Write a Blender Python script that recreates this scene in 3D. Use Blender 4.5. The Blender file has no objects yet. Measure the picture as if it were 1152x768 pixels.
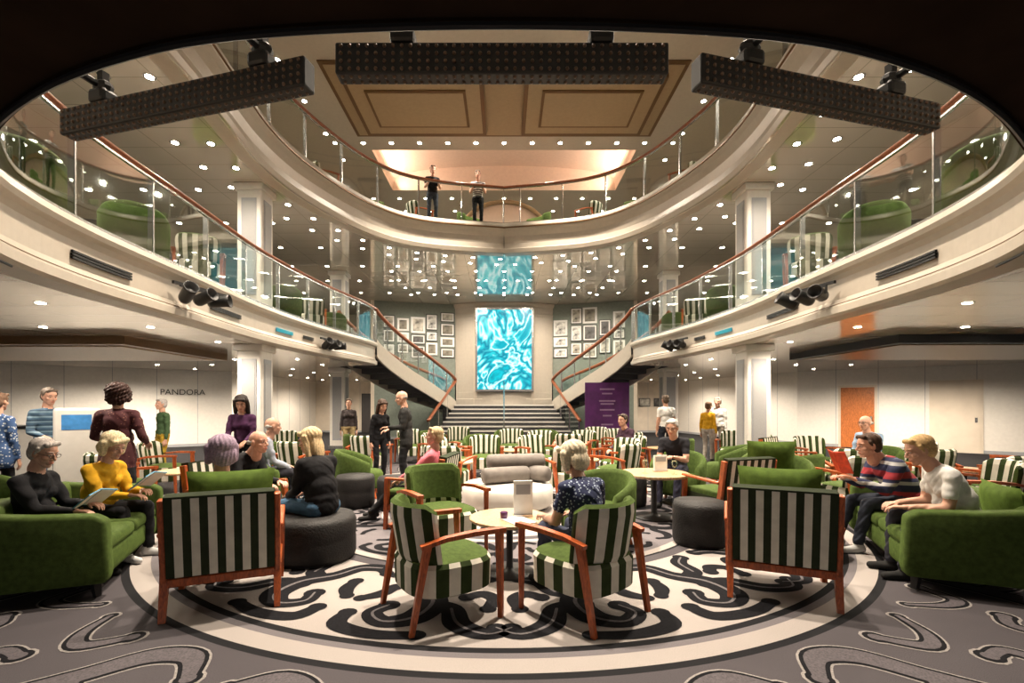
import bpy,bmesh,math,random
import numpy as np
from mathutils import Vector as V, Matrix
from mathutils.geometry import tessellate_polygon
random.seed(7)
S=bpy.context.scene
COL=S.collection
PI=math.pi
LK=2.5
# ------------------------------------------------------------ materials
MC={}
def nodes(m):
    m.use_nodes=True; nt=m.node_tree; return nt,nt.nodes['Principled BSDF'],nt.nodes,nt.links
def pm(name,col,rough=.6,metal=0,var=.08,scale=12,bump=0,bscale=90,emit=0,spec=.5,sheen=0):
    if name in MC: return MC[name]
    m=bpy.data.materials.new(name); nt,b,N,L=nodes(m)
    tc=N.new('ShaderNodeTexCoord')
    c=(*col,1)
    b.inputs['Base Color'].default_value=c
    if var>0:
        nz=N.new('ShaderNodeTexNoise'); nz.inputs['Scale'].default_value=scale; nz.inputs['Detail'].default_value=4
        L.new(tc.outputs['Object'],nz.inputs['Vector'])
        r=N.new('ShaderNodeValToRGB')
        r.color_ramp.elements[0].position=.3; r.color_ramp.elements[1].position=.7
        r.color_ramp.elements[0].color=tuple(max(0,x*(1-var*1.5)) for x in col)+(1,)
        r.color_ramp.elements[1].color=tuple(min(1,x*(1+var)) for x in col)+(1,)
        L.new(nz.outputs['Fac'],r.inputs['Fac']); L.new(r.outputs['Color'],b.inputs['Base Color'])
    if bump>0:
        n2=N.new('ShaderNodeTexNoise'); n2.inputs['Scale'].default_value=bscale
        L.new(tc.outputs['Object'],n2.inputs['Vector'])
        bp=N.new('ShaderNodeBump'); bp.inputs['Strength'].default_value=bump; bp.inputs['Distance'].default_value=.01
        L.new(n2.outputs['Fac'],bp.inputs['Height']); L.new(bp.outputs['Normal'],b.inputs['Normal'])
    b.inputs['Roughness'].default_value=rough; b.inputs['Metallic'].default_value=metal
    b.inputs['Specular IOR Level'].default_value=spec
    if sheen>0: b.inputs['Sheen Weight'].default_value=sheen; b.inputs['Sheen Tint'].default_value=(min(1,col[0]*5),min(1,col[1]*5),min(1,col[2]*5),1)
    if emit>0:
        b.inputs['Emission Color'].default_value=c; b.inputs['Emission Strength'].default_value=emit
    MC[name]=m; return m
def wood(name,col,rough=.35):
    if name in MC: return MC[name]
    m=bpy.data.materials.new(name); nt,b,N,L=nodes(m)
    tc=N.new('ShaderNodeTexCoord'); mp=N.new('ShaderNodeMapping'); mp.inputs['Scale'].default_value=(6,6,1.5)
    w=N.new('ShaderNodeTexNoise'); w.inputs['Scale'].default_value=9; w.inputs['Detail'].default_value=6; w.inputs['Distortion'].default_value=1.2
    r=N.new('ShaderNodeValToRGB'); r.color_ramp.elements[0].color=tuple(x*.6 for x in col)+(1,); r.color_ramp.elements[1].color=tuple(min(1,x*1.25) for x in col)+(1,)
    r.color_ramp.elements[0].position=.35; r.color_ramp.elements[1].position=.65
    L.new(tc.outputs['Object'],mp.inputs['Vector']); L.new(mp.outputs['Vector'],w.inputs['Vector']); L.new(w.outputs['Fac'],r.inputs['Fac']); L.new(r.outputs['Color'],b.inputs['Base Color'])
    b.inputs['Roughness'].default_value=rough; MC[name]=m; return m
def glassm():
    m=bpy.data.materials.new('railing_glass'); m.use_nodes=True; N=m.node_tree.nodes; L=m.node_tree.links
    for n in list(N): N.remove(n)
    o=N.new('ShaderNodeOutputMaterial'); t=N.new('ShaderNodeBsdfTransparent'); g=N.new('ShaderNodeBsdfGlossy'); mx=N.new('ShaderNodeMixShader')
    t.inputs['Color'].default_value=(.90,.96,.94,1); g.inputs['Roughness'].default_value=.03; g.inputs['Color'].default_value=(.8,.85,.85,1)
    lw=N.new('ShaderNodeFresnel'); lw.inputs['IOR'].default_value=1.45
    mu=N.new('ShaderNodeMath'); mu.operation='MULTIPLY'; mu.inputs[1].default_value=.3
    L.new(lw.outputs['Fac'],mu.inputs[0]); L.new(mu.outputs[0],mx.inputs['Fac']); L.new(t.outputs[0],mx.inputs[1]); L.new(g.outputs[0],mx.inputs[2]); L.new(mx.outputs[0],o.inputs['Surface'])
    return m
GLASS=glassm()
def ceilm(name,col,metal,rough,bw=1.2,bh=.6):
    m=bpy.data.materials.new(name); nt,b,N,L=nodes(m)
    tc=N.new('ShaderNodeTexCoord'); br=N.new('ShaderNodeTexBrick'); br.offset=0
    br.inputs['Color1'].default_value=(*col,1); br.inputs['Color2'].default_value=tuple(x*.95 for x in col)+(1,)
    br.inputs['Mortar'].default_value=tuple(x*.45 for x in col)+(1,)
    br.inputs['Scale'].default_value=1; br.inputs['Mortar Size'].default_value=.006; br.inputs['Brick Width'].default_value=bw; br.inputs['Row Height'].default_value=bh
    L.new(tc.outputs['Object'],br.inputs['Vector'])
    b.inputs['Metallic'].default_value=metal; b.inputs['Roughness'].default_value=rough
    L.new(br.outputs['Color'],b.inputs['Base Color'])
    return m
CREAM=pm('cream_paint',(.54,.485,.41),.35,var=.03)
WHITE=pm('white_panel',(.72,.69,.64),.45,var=.03)
BEIGE=pm('beige_wall_panel',(.64,.56,.46),.5,var=.05,scale=3)
SAGE=pm('sage_wall',(.2,.23,.2),.6,var=.08)
GREYP=pm('grey_panel',(.33,.34,.36),.4,var=.05)
TAN=pm('tan_ceiling',(.40,.29,.17),.5,var=.04)
TRIM=pm('bronze_trim',(.17,.09,.035),.35,metal=.4,var=.05)
STEEL=pm('steel',(.6,.6,.6),.25,metal=1,var=0)
BLACKM=pm('black_metal',(.012,.012,.013),.45,var=0)
SOFSHADE=pm('soffit_painted_shade',(.036,.023,.016),.9,var=.15,scale=3,spec=.0)  # unlit darkness of the near soffit, painted into its colour
WOOD=wood('cherry_wood',(.40,.085,.02))
WOODR=wood('handrail_wood',(.30,.09,.035))
WOODL=wood('oak_wood',(.5,.33,.18))
WOODD=wood('door_wood',(.45,.14,.035))
GREEN=pm('green_fabric',(.052,.082,.018),.85,var=.2,scale=25,bump=.35,bscale=260,spec=.15,sheen=.25)
GREEND=pm('green_cushion_fabric',(.072,.118,.02),.85,var=.2,scale=14,bump=.3,bscale=200,spec=.15,sheen=.25)
STW=pm('stripe_white_fabric',(.66,.63,.54),.85,var=.07,bump=.2,bscale=240,spec=.2)
STG=pm('stripe_dark_green_fabric',(.03,.046,.014),.85,var=.12,bump=.2,bscale=240,spec=.15)
STB=pm('stripe_charcoal_fabric',(.024,.032,.016),.85,var=.12,bump=.2,bscale=240,spec=.15)
CHAR=pm('charcoal_leather',(.014,.013,.013),.6,var=.2,scale=9,bump=.5,bscale=60,spec=.3)
GREYF=pm('grey_bolster_fabric',(.16,.14,.125),.8,var=.12,bump=.3,bscale=150)
WHITEF=pm('white_leather',(.66,.63,.58),.5,var=.06,scale=5)
STEPD=pm('stair_carpet_dark',(.07,.07,.075),.8,var=.2,scale=30)
NOSE=pm('stair_nosing',(.75,.72,.66),.4,var=0)
PAPER=pm('paper_white',(.8,.8,.78),.6,var=.03)
LAMP=pm('lamp_glow',(1,.9,.72),.5,var=0,emit=60)
# ------------------------------------------------------------ mesh builder
class MB:
    def __init__(s): s.v=[];s.f=[];s.m=[];s.s=[];s.mats=[]
    def mi(s,m):
        if m not in s.mats: s.mats.append(m)
        return s.mats.index(m)
    def add(s,g,mat,M=None,smooth=False):
        vs,fs=g; o=len(s.v)
        if M is not None: vs=[M@V(v) for v in vs]
        s.v+= [tuple(v) for v in vs]
        if isinstance(mat,(list,tuple)): idx=[s.mi(mm) for mm in mat]
        else: idx=[s.mi(mat)]*len(fs)
        for f,i in zip(fs,idx):
            s.f.append(tuple(k+o for k in f)); s.m.append(i); s.s.append(smooth)
    def mesh(s,name):
        me=bpy.data.meshes.new(name); me.from_pydata(s.v,[],s.f)
        for m in s.mats: me.materials.append(m)
        me.polygons.foreach_set('material_index',s.m); me.polygons.foreach_set('use_smooth',s.s); me.update(); return me
    def build(s,name,loc=(0,0,0),rz=0,sc=1): return inst(s.mesh(name),name,loc,rz,sc)
def inst(me,name,loc=(0,0,0),rz=0,sc=1,parent=None):
    o=bpy.data.objects.new(name,me); o.location=loc; o.rotation_euler=(0,0,rz); o.scale=(sc,sc,sc); COL.objects.link(o)
    if parent: o.parent=parent
    return o
def T(x,y,z,rx=0,ry=0,rz=0,sx=1,sy=1,sz=1):
    return Matrix.Translation((x,y,z))@Matrix.Rotation(rz,4,'Z')@Matrix.Rotation(ry,4,'Y')@Matrix.Rotation(rx,4,'X')@Matrix.Diagonal((sx,sy,sz,1))
def face(fx,fy): return math.atan2(-fx,fy)
def rbox(sx,sy,sz,bev=0,seg=2):
    bm=bmesh.new(); bmesh.ops.create_cube(bm,size=1)
    for v in bm.verts: v.co=V((v.co.x*sx,v.co.y*sy,v.co.z*sz))
    if bev>0: bmesh.ops.bevel(bm,geom=bm.edges[:],offset=bev,segments=seg,profile=.5,affect='EDGES')
    bm.verts.index_update()
    g=([v.co.copy() for v in bm.verts],[[v.index for v in f.verts] for f in bm.faces]); bm.free(); return g
def bx(x0,x1,y0,y1,z0,z1):
    return ([(x0,y0,z0),(x1,y0,z0),(x1,y1,z0),(x0,y1,z0),(x0,y0,z1),(x1,y0,z1),(x1,y1,z1),(x0,y1,z1)],
            [(0,3,2,1),(4,5,6,7),(0,1,5,4),(1,2,6,5),(2,3,7,6),(3,0,4,7)])
def lathe(prof,n=32):
    vs=[];fs=[];k=len(prof)
    for i in range(n):
        a=2*PI*i/n
        for r,z in prof: vs.append((r*math.cos(a),r*math.sin(a),z))
    for i in range(n):
        j=(i+1)%n
        for q in range(k-1): fs.append((i*k+q,j*k+q,j*k+q+1,i*k+q+1))
    return vs,fs
def tube(path,r,n=8,caps=True,flat=1):
    path=[V(p) for p in path]; vs=[];fs=[]; rr=r if isinstance(r,(list,tuple)) else [r]*len(path)
    up=V((0,0,1))
    for i,p in enumerate(path):
        t=(path[min(i+1,len(path)-1)]-path[max(i-1,0)]).normalized()
        a=t.cross(up)
        if a.length<1e-3: a=V((1,0,0))
        a.normalize(); b=a.cross(t).normalized()
        for k in range(n):
            an=2*PI*(k+.5)/n; vs.append(p+a*math.cos(an)*rr[i]+b*math.sin(an)*rr[i]*flat)
    for i in range(len(path)-1):
        for k in range(n):
            fs.append((i*n+k,i*n+(k+1)%n,(i+1)*n+(k+1)%n,(i+1)*n+k))
    if caps: fs.append(tuple(range(n))[::-1]); fs.append(tuple((len(path)-1)*n+k for k in range(n)))
    return vs,fs
def bar(p0,p1,w0,w1,n=4):
    return tube([p0,p1],[w0*.707,w1*.707],n)
def ell(r,seg=14,ring=9):
    vs=[(0,0,r[2])];fs=[]
    for i in range(1,ring):
        th=PI*i/ring
        for k in range(seg):
            a=2*PI*k/seg; vs.append((r[0]*math.sin(th)*math.cos(a),r[1]*math.sin(th)*math.sin(a),r[2]*math.cos(th)))
    vs.append((0,0,-r[2])); L_=len(vs)-1
    for k in range(seg):
        fs.append((0,1+k,1+(k+1)%seg)); fs.append((L_,1+(ring-2)*seg+(k+1)%seg,1+(ring-2)*seg+k))
        for i in range(ring-2):
            fs.append((1+i*seg+k,1+(i+1)*seg+k,1+(i+1)*seg+(k+1)%seg,1+i*seg+(k+1)%seg))
    return vs,fs
def crom(P,n=8):
    P=[V(p) for p in P]; out=[]
    for i in range(len(P)-1):
        a=P[max(i-1,0)];b=P[i];c=P[i+1];d=P[min(i+2,len(P)-1)]
        for k in range(n):
            t=k/n; out.append(.5*((2*b)+(c-a)*t+(2*a-5*b+4*c-d)*t*t+(3*b-a-3*c+d)*t**3))
    out.append(P[-1]); return out
def pillow(w,h,t,n=10):
    vs=[];fs=[]
    for sgn in (1,-1):
        o=len(vs)
        for i in range(n+1):
            for j in range(n+1):
                u=2*i/n-1;v=2*j/n-1
                puff=((1-u**4)*(1-v**4))**.6
                vs.append((u*w/2*(1-.06*(1-v*v)),sgn*t/2*puff,v*h/2*(1-.06*(1-u*u))))
        for i in range(n):
            for j in range(n):
                a=o+i*(n+1)+j; q=(a,a+1,a+n+2,a+n+1)
                fs.append(q if sgn<0 else q[::-1])
    return vs,fs
def normals2(path,closed=False):
    out=[]
    for i in range(len(path)):
        t=(path[min(i+1,len(path)-1)]-path[max(i-1,0)]); t=V((t[0],t[1])).normalized(); out.append(V((-t.y,t.x)))
    return out
def sweep(path,prof,closed=False):
    nn=normals2(path); vs=[];fs=[];k=len(prof)
    for p,n in zip(path,nn):
        for d,z in prof: vs.append((p[0]+n.x*d,p[1]+n.y*d,z))
    for i in range(len(path)-1):
        for q in range(k if closed else k-1):
            q2=(q+1)%k; fs.append((i*k+q,(i+1)*k+q,(i+1)*k+q2,i*k+q2))
    return vs,fs
def resample(path,step):
    out=[V(path[0])];acc=0
    for i in range(1,len(path)):
        a=V(path[i-1]);b=V(path[i]);d=(b-a).length
        while acc+d>=step:
            t=(step-acc)/d; a=a.lerp(b,t); out.append(a.copy()); d=(b-a).length; acc=0
        acc+=d
    return out
# ------------------------------------------------------------ room shell
H6=[(0,1.5),(.82,1.54),(1.34,1.65),(1.86,1.86),(2.42,2.2),(3.45,2.95),(4.15,3.86),(4.5,5.14),(4.6,7),(4.71,9.4),(4.5,11.8),(4.1,13.9),(4.0,15.0)]
H7=[(0,.9),(1.9,1.3),(3.3,2.6),(4.1,4.6),(4.36,7.1),(4.55,9.1),(4.3,10.8),(3.5,12.7),(2.3,13.75),(0,14.3)]
def full(H): return crom([(-x,y) for x,y in H[::-1]]+H[1:],8)
P6=full(H6); P7=full(H7)
Z6,T6,R6=2.73,3.43,4.5
Z7,T7,R7=6.0,6.86,7.98
ZC=9.4
def plate(outer,hole,z,up,mat,name):
    ov=[V((x,y,0)) for x,y in outer]; hv=[V((p[0],p[1],0)) for p in hole]
    tr=tessellate_polygon([ov,hv]); allv=[(v.x,v.y,z) for v in ov+hv]
    fs=[]
    for t in tr:
        a,b,c=[V(allv[i]) for i in t]; n=(b-a).cross(c-a).z
        fs.append(t if (n>0)==up else t[::-1])
    mb=MB(); mb.add((allv,fs),mat); return mb
RECT=[(-18,-7),(18,-7),(18,30),(-18,30)]
hole6=list(P6)+[V(p) for p in [(5.3,15.4),(5.7,20.7),(2.2,21.7),(-2.2,21.7),(-5.7,20.7),(-5.3,15.4)]]
C6=ceilm('glossy_ceiling_lower',(.74,.66,.56),.3,.1)
C7=ceilm('glossy_ceiling_upper',(.76,.70,.61),.5,.06)
mb=plate(RECT,hole6,Z6,False,C6,'c')
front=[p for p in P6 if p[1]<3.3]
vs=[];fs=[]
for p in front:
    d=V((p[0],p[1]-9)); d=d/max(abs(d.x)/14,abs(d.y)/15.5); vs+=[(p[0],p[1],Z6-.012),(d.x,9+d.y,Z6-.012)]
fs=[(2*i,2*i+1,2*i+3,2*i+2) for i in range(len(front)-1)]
mb.add((vs,fs),SOFSHADE)  # near ceiling zone in the painted-shade colour
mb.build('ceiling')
CARP6=pm('deck_carpet',(.12,.11,.1),.9,var=.3,scale=6)
plate(RECT,hole6,T6-.01,True,CARP6,'c').build('floor_gallery')
plate(RECT,P7[:-1],Z7,False,C7,'c').build('ceiling_gallery')
plate(RECT,P7[:-1],T7-.01,True,CARP6,'c').build('floor_gallery')
mb=MB()
def cq(x0,x1,y0,y1,z,m): mb.add(([(x0,y0,z),(x1,y0,z),(x1,y1,z),(x0,y1,z)],[(3,2,1,0)]),m)
rx0,rx1,ry0,ry1=-4.1,4.1,14.9,17.7
cq(-18,18,-7,ry0,ZC,CREAM);cq(-18,rx0,ry0,ry1,ZC,CREAM);cq(rx1,18,ry0,ry1,ZC,CREAM);cq(-18,18,ry1,30,ZC,CREAM)
arc=[(rx0,ZC)]+[(4.1*math.cos(PI*(1-k/16)),ZC+.15+.75*math.sin(PI*k/16)**.6) for k in range(17)]+[(rx1,ZC)]
vs=[];fs=[]
for x,z in arc: vs+=[(x,ry0,z),(x,ry1,z)]
for i in range(len(arc)-1): fs.append((2*i,2*i+2,2*i+3,2*i+1))
COVE=pm('cove_plaster',(.8,.66,.56),.6,var=.03)
mb.add((vs,fs),COVE,smooth=False)
mb.add(([(x,ry1,z) for x,z in arc],[tuple(range(len(arc)))]),COVE)
mb.add(([(x,ry0,z) for x,z in arc],[tuple(range(len(arc)))[::-1]]),COVE)
mb.build('ceiling_top')
mb=MB()
mb.add(bx(-4.3,4.3,11.0,14.1,ZC-.03,ZC),TRIM)
mb.add(bx(-4.2,4.2,11.1,14.0,ZC-.05,ZC-.03),TAN)
for sx in(-1,1):
    x0,x1=(.5,3.9)
    a,b=(x0,x1) if sx>0 else (-x1,-x0)
    for k,(e,zz,m) in enumerate([(0,.16,TRIM),(.1,.17,TAN),(.45,.20,TRIM),(.52,.21,TAN)]):
        mb.add(bx(a+e,b-e,11.35+e,13.8-e,ZC-zz,ZC-.05),m)
mb.build('trim_coffer')
# arched niche wall at the rear of the top deck
mb=MB(); mb.add(tube([(1.6*math.cos(PI*k/20),18.0,7.9+1.2*math.sin(PI*k/20)) for k in range(21)],.08,8),TAN,smooth=True)
for s_ in(-1,1): mb.add(bx(s_*1.6-.1,s_*1.6+.1,17.9,18.1,T7,7.95),TAN)
mb.add(([(1.55*math.cos(PI*k/20),18.05,7.9+1.15*math.sin(PI*k/20)) for k in range(21)]+[(-1.55,18.05,T7),(1.55,18.05,T7)],[tuple(range(23))]),COVE)
mb.build('arched_niche')
def railing(name,path,zt,zr,step=1.25):
    mb=MB()
    mb.add(sweep(path,[(-.03,zt+.03),(-.03,zr-.06)]),GLASS,smooth=True)
    mb.add(sweep(path,[(-.05,zt),(-.01,zt),(-.01,zt+.06),(-.05,zt+.06)],True),STEEL)
    prof=[(-.03+.055*math.cos(a),zr+.035*math.sin(a)) for a in [2*PI*k/10 for k in range(10)]]
    mb.add(sweep(path,prof,True),WOODR,smooth=True)
    mb.add(sweep(path,[(-.05,zr-.06),(-.01,zr-.06),(-.01,zr-.035),(-.05,zr-.035)],True),STEEL)
    for p,n in zip(*(lambda r:(r,normals2(r)))(resample(path,step))):
        c=V((p[0]-n.x*.06,p[1]-n.y*.06)); mb.add(rbox(.07,.025,zr-zt-.02),STEEL,T(c.x,c.y,(zr+zt)/2,rz=math.atan2(n.y,n.x)))
    mb.build(name)
mb=MB()
mb.add(sweep(P6,[(-.3,2.725),(0,2.72),(.04,2.75),(.04,2.84),(.0,2.87),(-.03,2.95),(-.03,3.22),(0,3.28),(.05,3.31),(.07,3.36),(.05,3.43),(-.25,3.43)]),CREAM,smooth=False)
mb.add(sweep(P6,[(.005,2.875),(.012,2.88),(.005,2.885)]),TRIM)
mb.add(sweep(front,[(-.5,2.712),(.0,2.712),(.045,2.72),(.05,2.76)]),SOFSHADE)
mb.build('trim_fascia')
mb=MB()
mb.add(sweep(P7,[(-.3,5.995),(-.05,5.99),(.0,6.02),(.02,6.12),(-.02,6.16),(-.05,6.3),(-.03,6.5),(.05,6.62),(.12,6.68),(.14,6.76),(.1,6.86),(-.25,6.86)]),CREAM,smooth=False)
mb.add(sweep(P7,[(.13,6.70),(.15,6.71),(.15,6.73),(.14,6.74)]),TRIM)
mb.build('trim_fascia')
railing('glass_railing',P6,T6,R6); railing('glass_railing',P7,T7,R7)
def vent(y0,y1,sx,z0,z1,mat=BLACKM):
    dense=[p for p in crom([(x,y) for x,y in [(q[0],q[1]) for q in P6 if q[0]*sx>2 and q[1]>3]],6) if y0<=p[1]<=y1]
    mb=MB(); 
    for k in range(3):
        a=z0+(z1-z0)*k/3; mb.add(sweep(dense,[(-.02,a),(.005,a),(.005,a+(z1-z0)/3*.7),(-.02,a+(z1-z0)/3*.7)],True),mat)
    mb.build('air_vent')
CYANLIT=pm('cyan_lit_vent',(.02,.3,.4),.3,var=0,emit=.3)  # cyan light on these vents put into colour and a faint glow
for sx in(-1,1):
    vent(4.95,5.9,sx,3.02,3.12); vent(7.6,8.6,sx,3.02,3.1); vent(9.9,10.6,sx,3.02,3.1,CYANLIT); vent(11.0,11.5,sx,3.02,3.1)
m=bpy.data.materials.new('medallion_carpet'); nt,b,N,L=nodes(m)
tc=N.new('ShaderNodeTexCoord'); mp=N.new('ShaderNodeMapping'); mp.inputs['Location'].default_value=(0,-6.96,0)
L.new(tc.outputs['Object'],mp.inputs['Vector']); ln=N.new('ShaderNodeVectorMath'); ln.operation='LENGTH'; L.new(mp.outputs[0],ln.inputs[0])
dv=N.new('ShaderNodeMath'); dv.operation='DIVIDE'; dv.inputs[1].default_value=8; L.new(ln.outputs['Value'],dv.inputs[0])
cr=N.new('ShaderNodeValToRGB'); cr.color_ramp.interpolation='CONSTANT'
cream=(.38,.345,.325,1);grey=(.085,.077,.084,1);blk=(.018,.018,.02,1);mid=(.17,.155,.165,1)
stops=[(0,blk),(.35,cream),(.8,blk),(.86,cream),(1.5,grey),(1.62,cream),(1.7,mid),(2.5,cream),(2.58,blk),(2.62,grey),(2.72,cream),(3.98,blk),(4.04,mid),(4.1,cream),(4.28,blk),(4.34,grey),(5.55,blk),(5.62,mid),(5.75,blk)]
e=cr.color_ramp.elements
e[0].position=0;e[0].color=blk; e[1].position=stops[1][0]/8; e[1].color=cream
for r_,c_ in stops[2:]:
    q=e.new(r_/8); q.color=c_
L.new(dv.outputs[0],cr.inputs['Fac'])
nz=N.new('ShaderNodeTexNoise'); nz.inputs['Scale'].default_value=220; L.new(tc.outputs['Object'],nz.inputs['Vector'])
mx=N.new('ShaderNodeMixRGB'); mx.blend_type='MULTIPLY'; mx.inputs[0].default_value=.6
L.new(cr.outputs[0],mx.inputs[1])
cr2=N.new('ShaderNodeValToRGB'); cr2.color_ramp.elements[0].position=.35; cr2.color_ramp.elements[0].color=(.4,.4,.4,1);cr2.color_ramp.elements[1].position=.6
L.new(nz.outputs['Fac'],cr2.inputs[0]); L.new(cr2.outputs[0],mx.inputs[2]); 
L.new(mx.outputs[0],b.inputs['Base Color']); b.inputs['Roughness'].default_value=.95; b.inputs['Specular IOR Level'].default_value=.1
FLOORM=m
mb=MB(); mb.add(([(-18,-7,0),(18,-7,0),(18,30,0),(-18,30,0)],[(0,1,2,3)]),FLOORM); mb.build('floor')
CB=pm('carpet_black',(.013,.013,.015),.95,var=.2,scale=60,spec=.05)
CL=pm('carpet_light',(.27,.25,.24),.95,var=.2,scale=90,spec=.1)
CG=pm('carpet_grey',(.10,.09,.098),.95,var=.2,scale=90,spec=.1)
CMID=pm('carpet_mid',(.13,.12,.125),.95,var=.2,scale=90,spec=.1)
mb=MB()
def stroke(pts,ws,mat,r0,th0,flip=1,extra=0,zoff=0,mul=1):
    p=crom([(x,y,w) for (x,y),w in zip(pts,ws)],6)
    vs=[];fs=[];n=len(p)
    W_=[max(.006,q.z*mul+extra) for q in p]
    for i in range(n):
        t=p[min(i+1,n-1)]-p[max(i-1,0)]; t=V((t.x,t.y)).normalized(); nn=V((-t.y,t.x)); w=W_[i]
        for sg in(1,-1):
            q=V((p[i].x,p[i].y))+nn*w*sg; rr=r0+q.y; th=th0+flip*q.x/r0
            vs.append((rr*math.sin(th),6.96-rr*math.cos(th),.002+zoff))
    for i in range(n-1): fs.append((2*i,2*i+1,2*i+3,2*i+2))
    for idx in (0,n-1):
        w=W_[idx]
        o=len(vs); c=V((p[idx].x,p[idx].y))
        for k in range(12):
            a=2*PI*k/12; q=c+V((math.cos(a),math.sin(a)))*w*(1.3 if mul==1 else 1); rr=r0+q.y; th=th0+flip*q.x/r0
            vs.append((rr*math.sin(th),6.96-rr*math.cos(th),.0023+zoff))
        fs.append(tuple(range(o,o+12)))
    mb.add((vs,fs),mat)
mot=[([(-.72,-.30),(-.5,-.46),(-.25,-.36),(-.12,-.05),(.02,.3),(.3,.46),(.58,.34),(.62,.1),(.45,.05)],[.05,.08,.10,.09,.11,.09,.07,.055,.05]),
     ([(-.12,-.05),(-.3,.12),(-.5,.2),(-.62,.05)],[.06,.075,.06,.045]),
     ([(.05,.28),(-.08,.5),(-.3,.52)],[.07,.06,.045]),
     ([(.15,-.42),(.3,-.2),(.5,-.25),(.7,-.45)],[.05,.06,.05,.03]),
     ([(.3,-.2),(.28,.05)],[.05,.035])]
mot2=[([(-.62,-.50),(-.45,-.60),(-.2,-.52),(-.12,-.25),(.05,.0),(.0,.3),(-.2,.42),(-.36,.3),(-.3,.14)],[.055,.085,.10,.10,.12,.11,.085,.07,.065]),
      ([(.03,.05),(.25,.12),(.36,.38),(.58,.52),(.75,.42)],[.09,.085,.09,.075,.05]),
      ([(-.05,-.15),(.18,-.22),(.3,-.45),(.52,-.55)],[.07,.085,.085,.065]),
      ([(.34,-.12),(.48,-.2),(.6,-.1),(.56,.1)],[.055,.065,.06,.05]),
      ([(-.45,-.22),(-.5,-.05),(-.62,.08)],[.055,.065,.045]),
      ([(-.55,.35),(-.5,.55),(-.2,.62),(.1,.58)],[.05,.065,.06,.05])]
NS=18
for k in range(NS):
    th=2*PI*(k+.5)/NS; fl=1 if k%2 else -1
    for j,(pt,ws) in enumerate(mot2): stroke([(a*.84,b_*.92) for a,b_ in pt],ws,CB,3.35,th,fl,zoff=.0004*j)
    for j,(pt,ws) in enumerate(mot2[:3]): stroke([(a*.84,b_*.92) for a,b_ in pt][1:],ws[1:],CMID,3.35,th,fl,zoff=.003,mul=.13)
for k in range(18):
    th=2*PI*(k+.5)/18; fl=1 if k%2 else -1
    for lay,(mt_,ex,z0_) in enumerate(((CL,.022,0),(CB,.008,.0014),(CG,-.016,.0028))):
        for j,(pt,ws) in enumerate(mot[:4]): stroke(pt,ws,mt_,4.97,th,fl,extra=ex,zoff=z0_+.0003*j)
for k in range(12):
    th=2*PI*k/12; fl=1 if k%2 else -1
    for j,(pt,ws) in enumerate(mot2):
        stroke([(a*.6,b_*.58) for a,b_ in pt],[w*.55 for w in ws],CB,2.1,th,fl,zoff=.0004*j)
for k in range(8):
    th=2*PI*k/8
    for j,(pt,ws) in enumerate(mot2[:4]):
        stroke([(a*.45,b_*.45) for a,b_ in pt],[w*.45 for w in ws],CB,1.18,th,1 if k%2 else -1,zoff=.0004*j)
for k in range(40):
    r_=5.85+k*.07
    vs=[];fs=[]
    for i in range(97):
        a=2*PI*i/96
        for q in (r_,r_+.022): vs.append((q*math.sin(a),6.96-q*math.cos(a),.002))
    for i in range(96): fs.append((2*i,2*i+1,2*i+3,2*i+2))
    if r_<8.8: mb.add((vs,fs),CMID)
mb.build('carpet_medallion')
def wallseg(mb,p,q,z0,z1,mat,th=.15,seams=1.2):
    p=V(p);q=V(q);d=q-p;l=d.length;a=math.atan2(d.y,d.x)
    mb.add(bx(0,l,0,th,z0,z1),mat,T(p.x,p.y,0,rz=a))
    k=seams
    while k<l: 
        mb.add(bx(k-.008,k+.008,-.004,0,z0+.1,z1),GREYP,T(p.x,p.y,0,rz=a)); k+=seams
    mb.add(bx(0,l,-.02,0,z0,z0+.1),GREYP,T(p.x,p.y,0,rz=a))
mb=MB(); 
for a,b_ in [((-18,12.6),(-10.2,18)),((-10.2,18),(-10.2,26)),((-18,-7),(-18,12.6))]: wallseg(mb,a,b_,0,Z6,WHITE)
mb.build('wall_left')
mb=MB(); 
for a,b_ in [((9.3,26),(11,18)),((11,18),(15.4,14)),((15.4,14),(18,10)),((18,10),(18,-7))]: wallseg(mb,a,b_,0,Z6,WHITE)
mb.build('wall_right')
mb=MB(); wallseg(mb,(-10.2,26),(9.3,26),0,Z6,BEIGE); mb.build('wall_back')
mb=MB(); 
wallseg(mb,(-13,-7),(-13,24),T6,Z7,BEIGE);wallseg(mb,(-13,24),(13,24),T6,Z7,BEIGE);wallseg(mb,(13,24),(13,-7),T6,Z7,BEIGE)
mb.build('wall_gallery')
mb=MB(); 
wallseg(mb,(-11,-7),(-11,21),T7,ZC,BEIGE);wallseg(mb,(-11,21),(11,21),T7,ZC,BEIGE);wallseg(mb,(11,21),(11,-7),T7,ZC,BEIGE)
mb.build('wall_upper_gallery')
for sx in(-1,1):
    mb=MB()
    if sx>0: wallseg(mb,(2.2,21.65),(5.75,20.7),0,Z7,SAGE,seams=9); wallseg(mb,(5.75,20.7),(6.3,23.9),0,Z7,BEIGE)
    else: wallseg(mb,(-5.75,20.7),(-2.2,21.65),0,Z7,SAGE,seams=9); wallseg(mb,(-6.3,23.9),(-5.75,20.7),0,Z7,BEIGE)
    mb.build('wall_picture')
SCR=bpy.data.materials.new('marbled_screen'); nt,b,N,L=nodes(SCR)
tc=N.new('ShaderNodeTexCoord'); n1=N.new('ShaderNodeTexNoise'); n1.inputs['Scale'].default_value=.42; n1.inputs['Detail'].default_value=3.5; n1.inputs['Distortion'].default_value=1.9
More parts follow.
